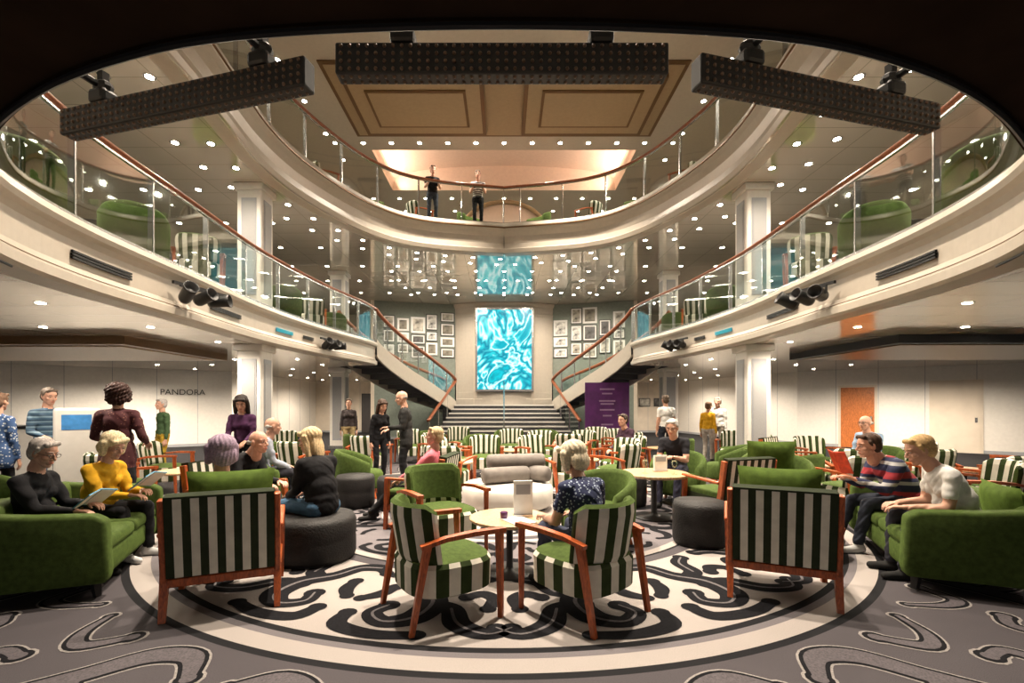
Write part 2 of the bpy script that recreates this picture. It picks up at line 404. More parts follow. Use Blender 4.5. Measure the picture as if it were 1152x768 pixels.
mpp=N.new('ShaderNodeMapping'); mpp.inputs['Location'].default_value=(3.3,0,1.7); mpp.inputs['Rotation'].default_value=(0,.5,0)
r=N.new('ShaderNodeValToRGB'); E=r.color_ramp.elements
E[0].position=.26;E[0].color=(0,.22,.30,1);E[1].position=.78;E[1].color=(.0,.50,.56,1)
for p_,c_ in [(.35,(.0,.52,.60,1)),(.40,(.0,.28,.38,1)),(.435,(.25,.85,.86,1)),(.455,(.85,1,1,1)),(.48,(.02,.58,.65,1)),(.52,(0,.20,.32,1)),(.55,(.08,.72,.75,1)),(.575,(.8,1,1,1)),(.60,(.04,.62,.68,1)),(.65,(.0,.34,.45,1))]:
    q=E.new(p_); q.color=c_
L.new(tc.outputs['Object'],mpp.inputs[0]); L.new(mpp.outputs[0],n1.inputs['Vector']); L.new(n1.outputs['Fac'],r.inputs['Fac'])
b.inputs['Base Color'].default_value=(0,0,0,1); L.new(r.outputs['Color'],b.inputs['Emission Color']); b.inputs['Emission Strength'].default_value=1.35; b.inputs['Roughness'].default_value=.2
mb=MB()
arcp=[V((2.2*math.sin(a)/math.sin(.62),21.65-(math.cos(a)-math.cos(.62))*2.6)) for a in [.62-1.24*k/24 for k in range(25)]][::-1]
arcR=arcp[::-1]
mb.add(sweep(arcR,[(-.3,5.4),(.0,5.4),(.03,5.5),(.0,5.56),(.02,5.8),(.12,5.9),(.14,5.99),(-.3,5.99)]),CREAM)
for sel in (arcR[:8],arcR[17:]): mb.add(sweep(sel,[(-.1,1.5),(.03,1.5),(.03,1.75),(-.02,1.8),(-.02,5.4)]),CREAM)
mb.add(sweep(arcR,[(-.1,1.5),(0,1.5),(0,2.05),(-.2,2.1)]),CREAM)
mb.add(bx(-1.35,1.35,21.3,21.6,1.5,5.6),BEIGE)
mb.build('screen_tower')
mb=MB(); mb.add(bx(-1.26,1.30,21.02,21.3,2.08,5.75),STEEL); mb.add(([(-1.17,21.01,2.17),(1.21,21.01,2.17),(1.21,21.01,5.66),(-1.17,21.01,5.66)],[(0,1,2,3)]),SCR); mb.build('video_screen')
def pillar(x,y,z0,z1,w=.5):
    mb=MB(); mb.add(rbox(w,w,z1-z0,.03),WHITE,T(0,0,(z1-z0)/2))
    for a in range(4):
        mb.add(rbox(w*.6,.02,z1-z0-.6),GREYP,T(0,0,(z1-z0)/2)@Matrix.Rotation(a*PI/2,4,'Z')@Matrix.Translation((0,-w/2,0)))
        mb.add(rbox(w*.48,.02,z1-z0-.75),pm('grille_panel',(.36,.36,.36),.4,var=.2,scale=90),T(0,0,(z1-z0)/2)@Matrix.Rotation(a*PI/2,4,'Z')@Matrix.Translation((0,-w/2-.006,0)))
    mb.add(rbox(w+.06,w+.06,.12,.01),STEEL,T(0,0,.06)); mb.add(rbox(w+.1,w+.1,.14,.02),WHITE,T(0,0,z1-z0-.07))
    mb.build('pillar',(x,y,z0))
PIL=[(5.18,10.0),(5.62,16.4)]
for x,y in PIL:
    for sx in(-1,1):
        pillar(sx*x,y,0,Z6)
        pillar(sx*x,y,T6,Z7)
mb=MB(); mb.add(bx(-14,-6.8,8.6,11.8,2.58,Z6),TRIM); mb.add(bx(-13.8,-7,8.8,11.6,2.56,2.58),WOODL);  mb.build('ceiling_coffer')
mb=MB(); mb.add(bx(6.9,14,8.4,11.6,2.58,Z6),BLACKM); mb.add(bx(7.1,13.8,8.6,11.4,2.565,2.58),TRIM); mb.build('ceiling_coffer')
# ------------------------------------------------------------ stairs
mb=MB(); n=9
for i in range(n):
    y0=18+i*.2556; z=(i+1)*1.5/n; w0=2.75-.75*i/n
    mb.add(bx(-w0,w0,y0,20.4,z-1.5/n,z),STEPD); mb.add(bx(-w0,w0,y0-.02,y0+.05,z-.05,z+.004),NOSE)
mb.add(bx(-2.6,2.6,20.3,21.2,0,1.5),STEPD)
mb.build('grand_staircase')
for sx in(-1,1):
    mb=MB(); n=12
    I=crom([(2.05,20.3),(2.7,18.4),(3.5,16.5),(4.0,15.0)],12); O=crom([(2.6,21.4),(4.0,19.6),(4.9,17.5),(5.3,15.4)],12)
    m_=len(I)-1
    for i in range(n):
        a=int(i*m_/n); b2=int((i+1)*m_/n); z=1.5+(i+1)*(T6-1.5)/n
        p=[I[a],I[b2],O[b2],O[a]]
        vs=[(sx*q.x,q.y,z-.36) for q in p]+[(sx*q.x,q.y,z) for q in p]
        mb.add((vs,[(0,1,2,3),(4,5,6,7),(0,1,5,4),(1,2,6,5),(2,3,7,6),(3,0,4,7)]),STEPD)
        d=(I[b2]-I[a]).normalized()*.05
        q=[I[a],I[a]+d,O[a]+d,O[a]]
        mb.add(([(sx*w.x,w.y,z+.003) for w in q],[(0,1,2,3)]),NOSE)
        mb.add(([(sx*I[a].x,I[a].y,z-.36),(sx*O[a].x,O[a].y,z-.36),(sx*O[a].x,O[a].y,z-.31),(sx*I[a].x,I[a].y,z-.31)],[(0,1,2,3)]),NOSE)
    def zt(i): return 1.5+i*(T6-1.5)/m_
    for C,of in((I,1),(O,1)):
        vs=[];fs=[]
        for i,p in enumerate(C):
            for zz,dd in((-.42,-.03),(.12,-.03),(.12,.03),(-.42,.03)):
                vs.append((sx*(p.x+dd),p.y,zt(i)+zz))
        for i in range(len(C)-1):
            for k in range(4): fs.append((i*4+k,(i+1)*4+k,(i+1)*4+(k+1)%4,i*4+(k+1)%4))
        mb.add((vs,fs),CREAM)
        vs=[];fs=[]
        for i,p in enumerate(C): vs+=[(sx*p.x,p.y,zt(i)+.12),(sx*p.x,p.y,zt(i)+1.0)]
        for i in range(len(C)-1): fs.append((2*i,2*i+2,2*i+3,2*i+1))
        mb.add((vs,fs),GLASS,smooth=True)
        mb.add(tube([(sx*p.x,p.y,zt(i)+1.05) for i,p in enumerate(C)],.065,8),WOODR,smooth=True)
        for i in range(0,len(C),6): mb.add(rbox(.04,.04,1.0),STEEL,T(sx*C[i].x,C[i].y,zt(i)+.52))
    mb.build('curved_staircase')
mb=MB()
for xa,xb in((-2.8,-2.05),(2.8,2.05),(0,0)):
    A=V((xa,17.95,0));B=V((xb,20.3,1.5))
    mb.add(tube([A+V((0,-.25,.92)),A+V((0,0,.95)),B+V((0,0,1.0))],.065 if xa else .025,8),WOODR if xa else STEEL,smooth=True)
    for t in (0,.33,.66,1):
        p=A.lerp(B,t); mb.add(rbox(.04,.04,.97),STEEL,T(p.x,p.y,p.z+.48))
    if xa: mb.add(([A+V((0,0,.1)),B+V((0,0,.1)),B+V((0,0,.95)),A+V((0,0,.9))],[(0,1,2,3)]),GLASS)
mb.build('stair_handrail')
# ------------------------------------------------------------ downlights
def near7(x,y): return min((V((x,y))-V((p[0],p[1]))).length for p in P7)
def inside(x,y,poly):
    c=False;n=len(poly);j=n-1
    for i in range(n):
        xi,yi=poly[i][0],poly[i][1];xj,yj=poly[j][0],poly[j][1]
        if (yi>y)!=(yj>y) and x<(xj-xi)*(y-yi)/(yj-yi)+xi: c=not c
        j=i
    return c
disc=([(math.cos(2*PI*k/12),math.sin(2*PI*k/12),0) for k in range(12)],[tuple(range(12))[::-1]])
def downl(pts,z,r,name):
    mb=MB()
    for x,y in pts:
        mb.add(disc,STEEL,T(x,y,z-.004,sx=r*1.5,sy=r*1.5)); mb.add(disc,LAMP,T(x,y,z-.008,sx=r,sy=r))
    mb.build(name)
d6=[(sx*(5.6+1.7*i),4.0+1.8*j) for sx in(-1,1) for i in range(4) for j in range(12) if not (6.5<5.6+1.7*i<14.2 and 8.2<4.0+1.8*j<12)]
d6=[p for p in d6 if not inside(p[0],p[1],hole6) and not(abs(p[0])>10 and p[1]>17)]
downl(d6,Z6,.05,'downlights')
d7=[]
nn=normals2(P7)
for off in (.55,1.15):
    rp=resample([V((p[0]-n_.x*off,p[1]-n_.y*off)) for p,n_ in zip(P7,nn)],.85)
    d7+=[(p.x,p.y) for p in rp if p.y>4]
for i in range(-8,9):
    for j in range(10):
        x=i*1.15+(.5 if j%2 else 0); y=4.5+j*1.85
        if not inside(x,y,P7) and near7(x,y)>1.6 and y<21: d7.append((x,y))
for i in range(-4,5):
    for j in range(4): d7.append((i*.95,16.2+j*1.15))
downl(d7,Z7,.055,'downlights')
dt=[(i*.85,14.5) for i in range(-6,7)]+[(i*1.0,18.4) for i in range(-6,7)]+[(i*1.0,19.6) for i in range(-6,7)]+[(sx*(5.2+k*.0),8+j*1.5) for sx in(-1,1) for j in range(6) for k in(0,)]+[(sx*7,8+j*1.5) for sx in(-1,1) for j in range(7)]
downl(dt,ZC,.06,'downlights')
def spot(x,y,z,e,ang=120,col=(1,.85,.68),r=.06,aim=None):
    l=bpy.data.lights.new('downlight_or_fill_spot','SPOT'); l.energy=e*LK; l.spot_size=math.radians(ang); l.spot_blend=.6; l.color=col; l.shadow_soft_size=r
    o=bpy.data.objects.new('downlight_or_fill_spot',l); o.location=(x,y,z); COL.objects.link(o)
    if aim: o.rotation_euler=(V(aim)-V((x,y,z))).to_track_quat('-Z','Y').to_euler()
for sx in(-1,1):
    for x,y,k in((5.6,5.8,.9),(5.6,8.9,1),(5.6,12.5,1.2),(7.3,7,1),(8.6,14,1.8),(7.3,17.5,1.6),(11,14.4,2.6),(13.5,10.4,2.2),(8,22.5,2),(12.2,13,2),(4,24.3,1.2),(8.6,19,1.6)): spot(sx*x,y,Z6-.03,130*k,165)  # includes wall-wash spots added to brighten the lower walls
    for x,y in((5.4,5.5),(5.3,8.3),(5.3,11.5),(7.5,7),(7.5,11),(7,15),(9,18)): spot(sx*x,y,Z7-.03,150,165)
    for x,y in((2,15.3),(3.6,17),(1.3,17.8),(3.5,19.3),(1.0,19.6)): spot(sx*x,y,Z7-.03,130,165)
    for x,y in((5.6,8),(5.6,12),(3.6,14.5),(1.2,14.5),(3,18.5),(7,15)): spot(sx*x,y,ZC-.03,170,165)
    spot(sx*2.2,9,ZC-.1,1500,70,r=.15); spot(sx*1.6,5.5,ZC-.1,1900,70,r=.15); spot(sx*1.6,12.5,ZC-.25,700,80,r=.1)
for sx in (-1,1):
    l=bpy.data.lights.new('cove_lamp','AREA'); l.shape='RECTANGLE'; l.size=.1; l.size_y=2.4; l.energy=60; l.color=(1,.70,.52)
    o=bpy.data.objects.new('cove_lamp',l); o.location=(sx*3.9,16.3,ZC+.08); o.rotation_euler=(0,sx*math.radians(125),0); COL.objects.link(o)
# ------------------------------------------------------------ furniture
def armchairA(inner=False):
    mb=MB(); n=48
    def se(a,rx,ry,ex=3.2):
        c,s_=math.cos(a),math.sin(a); k=(abs(c)**ex+abs(s_)**ex)**(-1/ex); return rx*c*k,ry*s_*k
    prof=[(.29,.20),(.325,.22),(.33,.41),(.31,.44)]
    vs=[];fs=[];ms=[]
    for i in range(n):
        a=2*PI*i/n
        for r_,z in prof:
            x,y=se(a,r_,r_); vs.append((x,y+.03,z))
    for i in range(n):
        j=(i+1)%n
        for q in range(3): fs.append((i*4+q,j*4+q,j*4+q+1,i*4+q+1)); ms.append(STW if (i//2)%2 else STG)
    fs.append(tuple(i*4 for i in range(n))[::-1]); ms.append(STG)
    mb.add((vs,fs),ms,smooth=False)
    vs=[];fs=[];R=6
    for k in range(R+1):
        t=k/R
        for i in range(n):
            x,y=se(2*PI*i/n,.31*(1-t),.31*(1-t)); vs.append((x,y+.03,.44+.045*(1-(1-t)**2.5)))
    for k in range(R):
        for i in range(n):
            j=(i+1)%n; fs.append((k*n+i,k*n+j,(k+1)*n+j,(k+1)*n+i))
    mb.add((vs,fs),GREEN,smooth=True)
    nb=44; A=math.radians(66)
    prof=[(.275,.46),(.325,.42),(.345,.48),(.36,.77),(.35,.835),(.32,.86),(.29,.85),(.275,.79),(.262,.5)]
    k=len(prof);vs=[];fs=[];ms=[]
    for i in range(nb+1):
        a=-A+2*A*i/nb; edge=abs(i/nb*2-1)
        sh=1-.12*max(0,edge-.8)/.2
        for r_,z in prof:
            zz=.42+(z-.42)*sh
            rr=.31+(r_-.31)*(1-.5*max(0,edge-.93)/.07)
            vs.append((rr*math.sin(a)*1.03,-rr*math.cos(a)*.95+.03-(zz-.42)*.12,zz))
    for i in range(nb):
        for q in range(k):
            q2=(q+1)%k; fs.append((i*k+q,i*k+q2,(i+1)*k+q2,(i+1)*k+q)); ms.append(GREEN if (q in(5,6,7,4) and not inner) else (STW if ((i+2)//4)%2 else STG))
    fs.append(tuple(range(k))[::-1]);ms.append(GREEN);fs.append(tuple(nb*k+q for q in range(k)));ms.append(GREEN)
    mb.add((vs,fs),ms,smooth=False)
    for sx in(-1,1):
        mb.add(bar((sx*.365,.32,.64),(sx*.35,.34,0),.05,.034),WOOD)
        mb.add(bar((sx*.335,-.22,.60),(sx*.32,-.33,0),.05,.034),WOOD)
        mb.add(tube([(sx*.34,-.27,.59),(sx*.36,-.1,.63),(sx*.37,.1,.645),(sx*.368,.36,.64)],[.036,.038,.042,.042],4,flat=.55),WOOD)
    return mb.mesh('striped_armchair')
def armchairB():
    mb=MB(); tl=Matrix.Translation((0,-.28,.25))@Matrix.Rotation(math.radians(9),4,'X')
    n=13;w=.68
    for i in range(n):
        x0=-w/2+w*i/n; mb.add(bx(x0,x0+w/n,-.045,.045,0.05,.62),STB if i%2==0 else STW,tl)
    mb.add(bx(-w/2,w/2,-.046,.046,.62,.635),STB,tl)
    for sx in(-1,1):
        mb.add(rbox(.04,.07,.6,.008),WOOD,tl@T(sx*(w/2+.02),0,.31))
        mb.add(bar((sx*.358,-.27,.3),(sx*.358,-.36,0),.055,.04),WOOD)
        mb.add(bar((sx*.37,.30,.60),(sx*.365,.33,0),.055,.04),WOOD)
        mb.add(rbox(.06,.64,.032,.01),WOOD,T(sx*.37,.01,.60,rx=.03))
        mb.add(rbox(.04,.6,.07,.008),WOOD,T(sx*.36,.0,.26))
    mb.add(rbox(w,.05,.06,.008),WOOD,T(0,-.29,.25)); mb.add(rbox(w,.05,.07,.008),WOOD,T(0,.3,.26))
    for i in range(n):
        x0=-w/2+w*i/n; mb.add(bx(x0,x0+w/n,-.24,.33,.28,.41),STB if i%2==0 else STW)
    mb.add(rbox(w-.01,.56,.1,.035,3),GREEN,T(0,.04,.42),smooth=True)
    return mb.mesh('striped_lounge_chair')
def tub():
    mb=MB(); nb=40;A=math.radians(118)
    vs=[];fs=[];K=8
    for i in range(nb+1):
        a=-A+2*A*i/nb; t=abs(i/nb*2-1); top=.78-.2*t**2
        for r_,z in [(.30,.14),(.39,.14),(.405,.4),(.41,top-.05),(.385,top),(.345,top),(.32,top-.05),(.30,.4)]:
            vs.append((r_*math.sin(a),-r_*math.cos(a)*.98,z))
    for i in range(nb):
        for q in range(K): q2=(q+1)%K; fs.append((i*K+q,i*K+q2,(i+1)*K+q2,(i+1)*K+q))
    fs.append(tuple(range(K))[::-1]); fs.append(tuple(nb*K+q for q in range(K)))
    mb.add((vs,fs),GREEN,smooth=True)
    mb.add(lathe([(0,.16),(.33,.16),(.34,.2),(.34,.38),(.31,.43),(0,.45)],32),GREEN,T(0,.03,0),smooth=True)
    for sx in(-1,1):
        for sy in(-1,1): mb.add(bar((sx*.22,sy*.22,.16),(sx*.26,sy*.26,0),.045,.03),WOOD)
    return mb.mesh('green_tub_chair')
def sofa(L_=1.7,D=.95):
    mb=MB()
    mb.add(rbox(L_-.2,D-.1,.22,.05,3),GREEN,T(0,0,.23),smooth=True)
    for sx in(-1,1):
        mb.add(rbox(L_/2-.16,D-.25,.13,.05,3),GREEN,T(sx*(L_/4-.08),.08,.37),smooth=True)
    mb.add(rbox(L_,.2,.58,.07,4),GREEN,T(0,-D/2+.1,.43,rx=.06),smooth=True)
    for sx in(-1,1):
        pr=[(-D/2,.12),(D/2-.02,.12),(D/2,.2),(D/2-.02,.60),(D/2-.1,.65),(0,.67),(-D/2+.12,.71),(-D/2,.70)]
        bm=bmesh.new(); x=sx*(L_/2-.07)
        va=[bm.verts.new((x-.075,a,b_)) for a,b_ in pr]; vb=[bm.verts.new((x+.075,a,b_)) for a,b_ in pr]
        bm.faces.new(va); bm.faces.new(vb[::-1])
        for i in range(8): j=(i+1)%8; bm.faces.new((va[i],vb[i],vb[j],va[j]))
        bmesh.ops.recalc_face_normals(bm,faces=bm.faces[:]); bmesh.ops.bevel(bm,geom=bm.edges[:],offset=.03,segments=3,profile=.5,affect='EDGES'); bm.verts.index_update()
        mb.add(([v.co.copy() for v in bm.verts],[[v.index for v in f.verts] for f in bm.faces]),GREEN,smooth=True); bm.free()
        for sy in(-1,1): mb.add(bar((sx*(L_/2-.12),sy*(D/2-.12),.14),(sx*(L_/2-.1),sy*(D/2-.1),0),.06,.04),BLACKM)
    return mb.mesh('green_sofa')
def pouf(r,h):
    mb=MB(); mb.add(lathe([(0,.02),(r*.96,.02),(r,.05),(r,h*.45),(r*.985,h*.5),(r,h*.55),(r,h-.06),(r*.93,h-.01),(0,h)],40),CHAR,smooth=True)
    mb.add(lathe([(0,0),(r*.9,0),(r*.9,.03)],24),BLACKM); return mb.mesh('leather_pouf')
def table(r=.36,h=.5,top=WOODL):
    mb=MB(); mb.add(lathe([(0,h-.035),(r-.02,h-.035),(r,h-.02),(r,h-.005),(r-.01,h),(0,h)],40),top)
    mb.add(lathe([(0,0),(.22,0),(.22,.015),(.04,.03),(.03,.06),(.03,h-.05),(.09,h-.035)],24),BLACKM,smooth=True)
    return mb.mesh('round_table')
CA=armchairA();CA2=armchairA(True);CBm=armchairB();TU=tub();SO=sofa();PO=pouf(.38,.43);PS=pouf(.28,.47);TB=table();TBD=table(.33,.72,CHAR)
mb=MB(); mb.add(pillow(.6,.42,.16),GREEND,smooth=True); PILM=mb.mesh('green_cushion')
OCC=[]
def put(me,name,x,y,f=(0,1),r=.38,sc=1,fixed=True):
    if not fixed:
        ok=False
        for k in range(60):
            a=k*2.4; d=.05*k**.9*.6; xx=x+d*math.cos(a); yy=y+d*math.sin(a)
            if all((xx-o[0])**2+(yy-o[1])**2>(r+o[2])**2 for o in OCC): ok=True;break
        if not ok: return None
        x,y=xx,yy
    OCC.append((x,y,r)); return inst(me,name,(x,y,0),face(*f),sc)
def cushion(x,y,z,fx,fy,tilt=.15):
    o=inst(PILM,'green_cushion',(x,y,z),0); o.rotation_euler=(tilt,0,face(fx,fy)); return o
put(CA,'striped_armchair',-.48,3.52,(.86,.51),sc=.97); put(CA,'striped_armchair',.6,3.52,(-.66,.75),sc=.97)
put(CBm,'striped_lounge_chair',-2.16,3.76,(-.4,.92)); put(CBm,'striped_lounge_chair',2.24,3.92,(.42,.91))
cushion(-2.1,3.7,.79,-.4,.92,-.1); cushion(2.2,3.84,.79,.42,.91,-.1)
put(SO,'green_sofa',-3.82,4.3,(.92,.39),r=.7); put(SO,'green_sofa',3.98,4.45,(-.92,.39),r=.7)
cushion(4.15,3.98,.64,-.92,.39,-.15); cushion(-4.2,4.25,.6,.92,.39,-.15)
put(PO,'leather_pouf',-1.85,4.72); put(PS,'leather_pouf',2.12,5.2,r=.28); put(PS,'leather_pouf',-1.55,6.95,r=.28); put(PS,'leather_pouf',-2.2,7.1,r=.28); put(PS,'leather_pouf',1.85,7.2,r=.28)
put(TB,'round_table',.05,4.3,r=.36); put(TB,'round_table',3.0,4.9,r=.36); put(TB,'round_table',-2.75,4.62,r=.36)
o=put(TB,'round_table',2.0,6.4,r=.45); o.scale=(1.25,1.25,1.2)
put(CA,'striped_armchair',-.66,4.95,(.55,-.83))
put(TU,'green_tub_chair',1.0,5.15,(-.7,-.7))
put(CBm,'striped_lounge_chair',2.75,5.95,(-.3,.95))
put(TU,'green_tub_chair',3.55,6.25,(-.3,-.95),sc=1.1); cushion(3.5,6.3,.82,-.2,-1,-.15)
put(CBm,'striped_lounge_chair',-2.97,5.38,(.97,-.2)); put(CBm,'striped_lounge_chair',-1.05,6.1,(-.98,.15))
OCC.append((.05,7.0,.7))
put(TU,'green_tub_chair',2.66,7.35,(-.55,-.8)); put(TU,'green_tub_chair',6.4,8.3,(-.8,-.3)); put(CA2,'striped_armchair',2.55,9.85,(-.8,-.5)); put(TU,'green_tub_chair',-3.5,6.9,(.7,.5))
for p in ((-4.75,5.9),(-6.75,7.1),(-6.45,6.1),(-7.1,10),(-4.1,7.75),(-1.75,8.6),(-2.45,9.4),(-4.2,13),(4.05,12),(5.8,13),(5.35,12.4),(-6.6,7.4),(5.18,10),(-5.18,10)): OCC.append((*p,.3))
for x,y in((-.9,8.5),(1.4,8.9),(-3.0,8.2),(5.6,8.0),(3.7,11.2),(-3.2,11.2),(.2,10.7),(7.2,7.5),(-4.9,7.3),(6.3,11.4)): put(TB,'round_table',x,y,r=.36,fixed=False)
far=[('a',-.85,7.9,.3,.95),('a',.95,7.8,-.5,.85),('a',-1.0,9.4,1,0),('a',-.4,9.9,0,-1),('a',.65,9.9,.5,-.9),('a',-1.5,10.8,.6,-.8),('a',1.95,8.1,-.7,.6),('a',2.1,9.3,-.8,-.5),
('g',-2.65,7.9,.9,.2),('a',-3.2,7.8,.5,.9),('g',-3.9,8.9,.9,-.4),('a',-2.9,10.2,.4,.9),('g',-.6,11.6,0,-1),('a',.9,11.7,0,-1),('a',0.2,12.6,0,-1),('a',1.9,11.8,-.5,-.8),('a',2.9,11.3,-.6,.7),('g',3.7,10.4,-.8,.5),
('a',-2.4,12.4,.5,-.8),('g',-3.6,12,.5,.5),('a',-1.3,13.6,0,-1),('g',.1,13.9,0,-1),('g',1.2,13.9,0,-1),('a',2.6,13.6,-.3,-1),('g',4.1,8.8,-.9,.3),('g',4.4,7.3,-.5,.8),('a',5.2,7.2,.2,.95),('a',6.3,7.2,-.2,.95),('a',7.3,8.6,-.9,0),
('b',5.3,8.9,.6,-.7),('a',8.2,7.6,-.6,.6),('a',6.2,9.6,0,-1),('a',-5.2,6.7,.6,.8),('a',-5.9,8.3,.9,.2),('g',-5.6,5.2,.9,.3),('a',7.6,6.4,-.8,.6),('a',5.6,5.6,-.9,.3),('a',6.5,6.3,-.4,.9),('a',4.6,6.3,-.2,.9),('a',5.5,12.2,-.5,-.8),('g',6.6,12.6,-.5,-.8),('a',-5.3,11.6,.5,-.8),('g',-3.4,6.1,.6,-.8),('a',1.5,10.8,.3,.9),('a',3.0,12.6,.3,-.9),('g',-1.9,13.2,.4,-.9)]
MM={'a':(CA2,'striped_armchair'),'b':(CBm,'striped_lounge_chair'),'g':(TU,'green_tub_chair')}
for k,x,y,fx,fy in far: put(MM[k][0],MM[k][1],x,y,(fx,fy),fixed=False)
for sx in(-1,1):
    for i,y in enumerate((3.9,5.1,6.7,8.1,11.2,12.8,14.4)):
        xr={0:4.85}.get(i,5.15)
        inst(CA if i in(3,5) else TU,MM['a' if i in(3,5) else 'g'][1],(sx*xr,y,T6),face(sx*.5,.85)); inst(TBD,'cafe_table',(sx*(xr+.85),y+.45,T6)); inst(TU,'green_tub_chair',(sx*(xr+1.75),y+.2,T6),face(-sx,.3),1.05)
    for i,(x,y) in enumerate([(1.1,15.3),(2.7,14.95),(3.9,14.0),(4.8,12.6),(5.2,11.2),(5.35,9.4)]):
        inst(CA2 if i%2 else TU,MM['a' if i%2 else 'g'][1],(sx*x,y,T7),face(-sx*.7,.6 if i%2 else -.7)); inst(TBD,'cafe_table',(sx*(x+.6),y+.75,T7))
        inst(TU if i%2 else CA2,MM['g' if i%2 else 'a'][1],(sx*(x+.5),y+1.7,T7),face(0,-1))
mb=MB(); mb.add(lathe([(0,.06),(.62,.06),(.66,.1),(.66,.31),(.62,.36),(.5,.38),(0,.39)],48),WHITEF,smooth=True); mb.add(lathe([(0,0),(.55,0),(.55,.07)],32),BLACKM); mb.build('round_ottoman',(.05,7.0,0))
mb=MB()
def bol(p,q,r):
    p=V(p);q=V(q);d=(q-p).normalized()*.04; mb.add(tube([p,p+d*.3,p+d,p+d*2,q-d*2,q-d,q-d*.3,q],[r*.5,r*.85,r*.97,r,r,r*.97,r*.85,r*.5],20),GREYF,smooth=True)
bol((-.35,-.3,.5),(.3,.0,.5),.115);bol((.05,.25,.5),(.6,-.12,.5),.115);bol((-.2,.2,.5),(.05,.55,.5),.115);bol((-.3,-.05,.67),(.55,.14,.67),.11)
mb.build('bolster_pile',(.05,7.0,0))
def menu(x,y,z,rz,col=(.8,.8,.78),name='menu_holder',h=.34,w=.2):
    mb=MB(); mb.add(bx(-w/2,w/2,-.03,.03,0,.02),STEEL); mb.add(bx(-w/2,w/2,-.012,.012,.02,h),pm('menu_card'+str(col),col,.5,var=.05))
    mb.add(bx(-w/2+.02,w/2-.02,-.014,-.012,h*.62,h*.9),GREYP); mb.build(name,(x,y,z),rz)
menu(.17,4.3,.5,.15,h=.32,w=.17)
menu(3.1,5.05,.5,.5,h=.2); menu(2.1,6.45,.6,.3,h=.22); menu(-2.8,4.75,.5,.3,h=.2)
mb=MB(); mb.add(lathe([(0,0),(.03,0),(.035,.06),(.03,.065),(.03,.01),(0,.01)],16),pm('purple_glass',(.12,.05,.12),.1),smooth=True); CUP=mb.mesh('candle_cup')
inst(CUP,'candle_cup',(0.0,4.2,.5)); inst(CUP,'candle_cup',(2.9,4.8,.5)); inst(CUP,'candle_cup',(-2.65,4.55,.5))
mb=MB(); mb.add(lathe([(0,0),(.035,0),(.035,.004),(.005,.01),(.005,.07),(.03,.1),(.037,.14),(.03,.18),(.028,.18),(.034,.14),(.027,.102),(0,.085)],16),GLASS,smooth=True); WG=mb.mesh('wine_glass')
for x,y,z in((1.85,6.3,.6),(2.2,6.2,.6),(3.1,4.75,.5),(-2.85,4.5,.5)): inst(WG,'wine_glass',(x,y,z))
mb=MB(); mb.add(bx(-.12,.12,-.16,.16,0,.012),pm('pink_leaflet',(.6,.2,.3),.5)); mb.build('leaflet',(2.88,4.98,.5),.4)
mb=MB(); mb.add(bx(-.1,.1,-.14,.14,0,.01),PAPER); mb.build('leaflet',(.12,4.12,.5),.5)
random.seed(3)
ART=[pm('art_%d'%i,c,.6,var=.9,scale=s) for i,(c,s) in enumerate([((.5,.48,.42),3),((.1,.1,.1),4),((.35,.33,.28),6),((.6,.57,.5),5),((.22,.2,.16),3)])]
FR=pm('frame_black',(.02,.02,.02),.4,var=0)
for sx in(-1,1):
    cols=[(.35,.62,3.6),(1.05,.5,3.7),(1.65,.62,3.55),(2.3,.5,3.75),(2.9,.5,3.6)]
    for u,w,z in cols:
        zz=z
        while zz<5.55:
            h=random.choice([.42,.55,.7])
            if zz+h>5.85: break
            c=V((2.2,21.65)).lerp(V((5.75,20.7)),u/3.67); a=math.atan2(-.95,3.55)
            mb=MB(); mb.add(bx(-w/2,w/2,-.03,0,0,h),random.choice([FR,PAPER,FR])); mb.add(bx(-w/2+.03,w/2-.03,-.034,-.03,.03,h-.03),PAPER); mb.add(bx(-w/2+.09,w/2-.09,-.038,-.034,.08,h-.08),random.choice(ART))
            mb.build('framed_picture',(sx*c.x,c.y-.02,zz),a*sx)
            zz+=h+.07
a=math.atan2(-4,4.4)
def onwall(x):
    t=(x-11)/4.4; return V((x,18-4*t))
def door(x,w,h,mat,n):
    c=onwall(x); mb=MB(); mb.add(bx(-w/2-.07,w/2+.07,-.03,0,0,h+.07),BEIGE); mb.add(bx(-w/2,w/2,-.05,-.03,0,h),mat); mb.add(bx(w/2-.12,w/2-.06,-.08,-.05,.95,1.1),STEEL); mb.build(n,(c.x,c.y,0),a)
door(12.35,.95,2.1,WOODD,'door_1'); door(14.2,1.1,2.2,BEIGE,'door_2')
DK=pm('dark_door',(.03,.025,.025),.4)
mb=MB(); mb.add(bx(-.5,.5,-.03,0,0,2.1),DK); mb.build('door_3',(-7.2,25.98,0)); mb=MB(); mb.add(bx(-.5,.5,-.03,0,0,2.1),WOODD); mb.build('door_4',(-5.9,25.98,0))
mb=MB(); mb.add(bx(-.5,.5,-.03,0,0,2.1),DK); mb.build('door_5',(6.6,25.98,0))
for i,x in enumerate((7.6,8.4)):
    mb=MB(); mb.add(bx(-.3,.3,-.03,0,0,.45),FR); mb.add(bx(-.26,.26,-.035,-.03,.04,.41),ART[i]); mb.build('framed_picture',(x,25.97,1.4))
def text(s,loc,rz,size,mat,name,parent=None):
    cu=bpy.data.curves.new(name,'FONT'); cu.body=s; cu.size=size; cu.extrude=.004; cu.align_x='CENTER'; cu.materials.append(mat)
    o=bpy.data.objects.new(name,cu); o.location=loc; o.rotation_euler=(PI/2,0,rz); COL.objects.link(o)
    return o
c=V((-18,12.6)).lerp(V((-10.2,18)),.84); aw=math.atan2(5.4,7.8)
